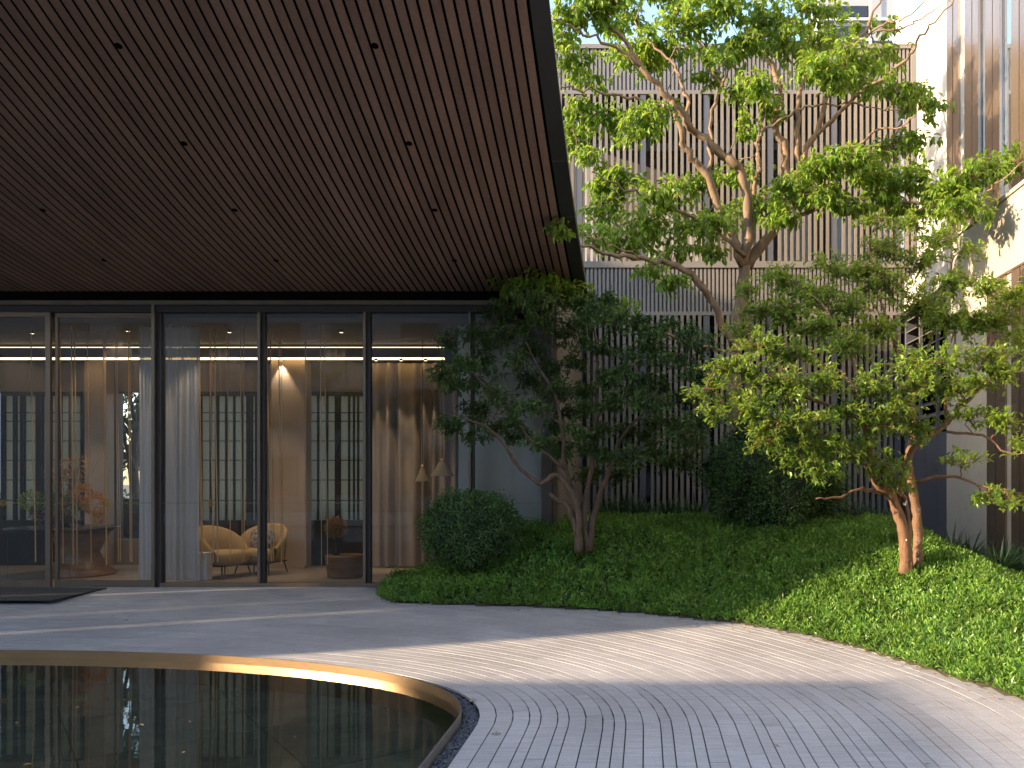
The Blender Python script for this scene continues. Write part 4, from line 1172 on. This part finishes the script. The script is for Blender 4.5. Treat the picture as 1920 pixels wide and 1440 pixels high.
# ---- dark tree in front of the glass
Ym = 11.0
bx_, by_ = PX(1095, Ym), Ym
T = Tree('dark_tree', (bx_, by_, hill_z(bx_, by_)), 'dark leaved multi stemmed tree before the corner of the glass front')
tr([(1086, 1035), (1084, 1010), (1076, 975), (1062, 947), (1045, 938), (1030, 925)], 11.0, 10.9, 0.055, 0.02)
tr([(1086, 1035), (1086, 1000), (1083, 950), (1068, 915), (1040, 890), (1016, 907), (985, 886), (960, 860), (945, 830), (904, 796), (860, 782), (830, 775)], 10.95, 10.6, 0.045, 0.008)
tr([(1104, 1033), (1108, 1000), (1114, 960), (1130, 915), (1146, 870), (1163, 826), (1190, 790), (1230, 760)], 11.1, 11.2, 0.055, 0.012)
tr([(1100, 1033), (1095, 950), (1108, 880), (1116, 790), (1120, 700), (1118, 640), (1110, 600)], 11.05, 11.3, 0.042, 0.012)
tr([(1085, 950), (1060, 880), (1055, 810), (1040, 740), (1010, 690), (985, 640)], 11.0, 10.9, 0.032, 0.009)
tr([(1060, 880), (1000, 830), (950, 770), (905, 720), (870, 680)], 10.95, 10.7, 0.022, 0.007)
tr([(1146, 870), (1200, 840), (1250, 820), (1290, 800)], 11.15, 11.0, 0.02, 0.007)
tr([(1116, 790), (1160, 720), (1200, 660), (1240, 640)], 11.2, 11.3, 0.02, 0.008)
cand = []
pr = random.Random(3)
outline = np.array([(812,650),(850,600),(900,575),(960,560),(1040,560),(1120,545),(1200,590),(1270,600),(1330,640),(1320,740),(1325,820),(1290,880),(1200,890),(1150,905),(1090,900),(1040,880),(960,850),(900,830),(830,800),(815,720)], float)
while len(cand) < 78:
    x, y = pr.uniform(810, 1330), pr.uniform(545, 905)
    if not inside(np.array(x), np.array(y), outline): continue
    if any(math.hypot(x-a, y-b) < 33 for a, b in cand): continue
    cand.append((x, y))
for (x, y) in cand:
    Y = pr.uniform(10.2, 11.75) if x > 900 else pr.uniform(10.3, 11.2)
    rx_, ry_ = pr.uniform(26, 44), pr.uniform(17, 30)
    c = P(x, y, Y); r = (rx_*Y/F, (rx_+ry_)/2*Y/F, ry_*Y/F)
    r = (r[0]*1.25, r[1]*1.2, r[2]*1.05)
    T.pad(c, r, max(7, int(rx_*ry_/37)), 14, 0.078, droop=0.1, spread=0.04, up=0.9, rad=0.007)
counts['mid'] = T.finish(M['bark_d'], M['leaf_mid'], 0.36, True)

# ================================================================ BUSHES
def bush(name, c, r, n, L, label, material, lump=0.12, cone=0.0, lift=0.0):
    z0 = hill_z(c[0], c[1]) + lift
    t = empty(name, (c[0], c[1], z0), label, 'bush')
    def shape(v):
        f = 1 + lump*(np.sin(v[:, 0]*5+1)*np.sin(v[:, 1]*4.3+2)*np.sin(v[:, 2]*5.1+0.5) + 0.5*np.sin(v[:, 0]*11)*np.sin(v[:, 2]*9+v[:, 1]*8))
        w = 1 - cone*np.clip(v[:, 2], 0, 1)
        return np.c_[v[:, 0]*r[0]*f*w, v[:, 1]*r[1]*f*w, v[:, 2]*r[2]*f + r[2]*0.92]
    v = unit(n); v = v[v[:, 2] > -0.85]
    pos = shape(v)*1.0
    cen = np.array([0, 0, r[2]*0.92])
    pos = cen + (pos-cen)*(0.84 + 0.22*rng.random((len(v), 1))**1.6 + 0.12*(rng.random((len(v), 1)) > 0.985))
    V, Fc = leaves_np(pos, v*0.8 + 0.9*unit(len(v)) + np.array([0, 0, 0.25]), v + 0.5*unit(len(v)), rng.uniform(0.7, 1.25, len(v))*L, rng.uniform(0.7, 1.25, len(v))*L*0.5)
    mesh_np('foliage', V, Fc, material, t)
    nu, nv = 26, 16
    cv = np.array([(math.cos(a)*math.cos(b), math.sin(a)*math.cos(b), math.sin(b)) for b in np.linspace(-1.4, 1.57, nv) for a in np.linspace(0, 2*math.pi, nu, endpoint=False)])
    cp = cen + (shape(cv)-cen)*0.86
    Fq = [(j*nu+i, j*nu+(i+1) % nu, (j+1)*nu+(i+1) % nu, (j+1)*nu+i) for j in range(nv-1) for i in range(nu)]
    mesh_np('dark_core', cp, Fq, M['core'], t, True)  # dark filler body added inside the leaves to close see-through gaps
    return t
Yb = 11.1
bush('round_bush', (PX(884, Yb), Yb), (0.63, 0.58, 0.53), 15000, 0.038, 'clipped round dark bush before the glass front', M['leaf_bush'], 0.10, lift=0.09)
Yh = 11.9
bush('conical_bush', (PX(1448, Yh), Yh), (0.98, 0.80, 0.86), 24000, 0.048, 'broad dark green bush tapering upward behind the ground cover', M['leaf_bush'], 0.22, 0.35)

# ================================================================ STRAP-LEAVED CLUMPS
def clump_mesh(seed):
    r = random.Random(seed); V, Fc = [], []
    for i in range(70):
        az = r.uniform(0, 6.283); L = r.uniform(0.32, 0.62); lean = r.uniform(0.25, 1.1); w = r.uniform(0.006, 0.011)
        d = np.array([math.cos(az), math.sin(az)]); s = np.array([-d[1], d[0]])
        n0 = len(V)
        for k in range(5):
            t_ = k/4
            out = lean*L*(t_**1.3)*0.8; z = L*(t_ - 0.42*lean*t_*t_)
            ww = w*(1 - t_**2.5)+0.0006
            b = d*(out + 0.02) + np.array([r.uniform(-1, 1), r.uniform(-1, 1)])*0.004
            V += [(*(b - s*ww), z), (*(b + s*ww), z)]
        for k in range(4): Fc.append((n0+2*k, n0+2*k+1, n0+2*k+3, n0+2*k+2))
    return V, Fc
cl = []
for sd_ in range(3):
    V, Fc = clump_mesh(sd_); me = bpy.data.meshes.new('strap_leaf_clump'); me.from_pydata([tuple(v) for v in V], [], Fc); me.materials.append(M['fern']); cl.append(me)
spots = [(PX(x, Y), Y, 'dark strap leaved clump at the foot of the slat screen', 'clumps along the slat screen')
         for x, Y in ((1135, 13.2), (1165, 13.6), (1195, 13.2), (1225, 13.8), (1250, 13.3), (1280, 13.9), (1305, 13.4), (1590, 13.2), (1612, 12.7), (1630, 13.4), (1648, 12.8), (1668, 13.3), (1685, 12.6), (1702, 13.2))]
for (X, Y) in ((4.25, 13.0), (4.6, 12.7), (4.35, 12.3), (4.8, 12.2), (4.2, 11.7), (4.6, 11.5), (4.95, 11.8), (4.2, 11.1), (4.55, 10.8), (4.9, 11.1), (4.3, 10.4), (4.7, 10.2)):
    spots.append((X, Y, 'dark strap leaved clump between the mound and the white wall', 'clumps along the white wall'))
for i, (X, Y, lab, grp) in enumerate(spots):
    o = link('strap_leaf_clump', cl[i % 3]); o.location = (X, Y, hill_z(X, Y)); o.rotation_euler = (0, 0, random.uniform(0, 6.28))
    sc_ = random.uniform(0.85, 1.25); o.scale = (sc_, sc_, sc_*random.uniform(0.9, 1.1))
    tag(o, lab, 'plant', grp)

# ================================================================ GREENERY SEEN THROUGH AND IN THE GLASS
def simple_tree(loc, h, r, n, L, label, group, seed):
    rr = random.Random(seed)
    T = Tree('street_tree', loc, label, 'tree', group)
    l = Vector(loc)
    T.branch([l + Vector((0, 0, -0.1)), l + Vector((rr.uniform(-.2, .2), 0, h*0.35)), l + Vector((rr.uniform(-.4, .4), rr.uniform(-.3, .3), h*0.75))], 0.14, 0.05, 5, 8, 0.02)
    for i in range(7):
        a = rr.uniform(0, 6.28); b = l + Vector((0, 0, h*rr.uniform(0.3, 0.6)))
        T.branch([b, b + Vector((math.cos(a)*r*0.5, math.sin(a)*r*0.5, h*0.15)), b + Vector((math.cos(a)*r*0.9, math.sin(a)*r*0.9, h*0.28))], 0.05, 0.015, 4, 6, 0.02)
    for i in range(n):
        v = unit(1)[0]; q = rr.random()**0.4
        c = l + Vector((v[0]*r*q, v[1]*r*q, h*0.66 + v[2]*h*0.32*q))
        T.pad(c, (0.5, 0.5, 0.35), 9, 9, L, droop=0.3, spread=0.12, rad=0.012)
    T.finish(M['bark_d'], M['leaf_mid'], 0.5)
for i, (x, y, h) in enumerate(((-9.5, -11, 8.0), (-5.6, -13, 9.0), (-1.8, -12, 8.5), (2.2, -13.5, 9.0), (-13.5, -13, 9))):
    simple_tree((x, y, -0.9), h, 2.3, 34, 0.16, 'street tree behind the viewer mirrored in the glass', 'street trees behind the viewer', i)
simple_tree((-10.7, 17.9, -0.2), 5.6, 1.6, 48, 0.13, 'garden tree seen through the clear strip of window behind the flowers', 'garden trees behind the lobby', 11)
simple_tree((-4.4, 18.6, -0.2), 6.0, 1.6, 26, 0.13, 'garden tree outside the back of the lobby', 'garden trees behind the lobby', 12)
def hedge(name, x0, x1, y0, y1, z0, z1, n, label):
    t = empty(name, ((x0+x1)/2, (y0+y1)/2, z0), label, 'hedge')
    pos = np.c_[rng.uniform(x0, x1, n), rng.uniform(y0, y1, n), rng.uniform(z0, z1, n)]
    pos = pos - np.array(t.location)
    V, Fc = leaves_np(pos, unit(n), unit(n), rng.uniform(0.06, 0.11, n), rng.uniform(0.03, 0.055, n))
    mesh_np('foliage', V, Fc, M['leaf_mid'], t)
    pb(MB().box(x0+0.1, x1-0.1, y0+0.1, y1-0.1, z0, z1-0.12), 'dark_core', M['core'], t)
hedge('hedge', -14, -1.6, 16.6, 17.3, -0.2, 1.25, 9000, 'dark garden hedge outside the back windows of the lobby')
hedge('street_hedge', -16, 6, -10.0, -9.2, -0.9, 0.4, 12000, 'low street hedge mirrored in the glass front')
print('LEAVES', counts)
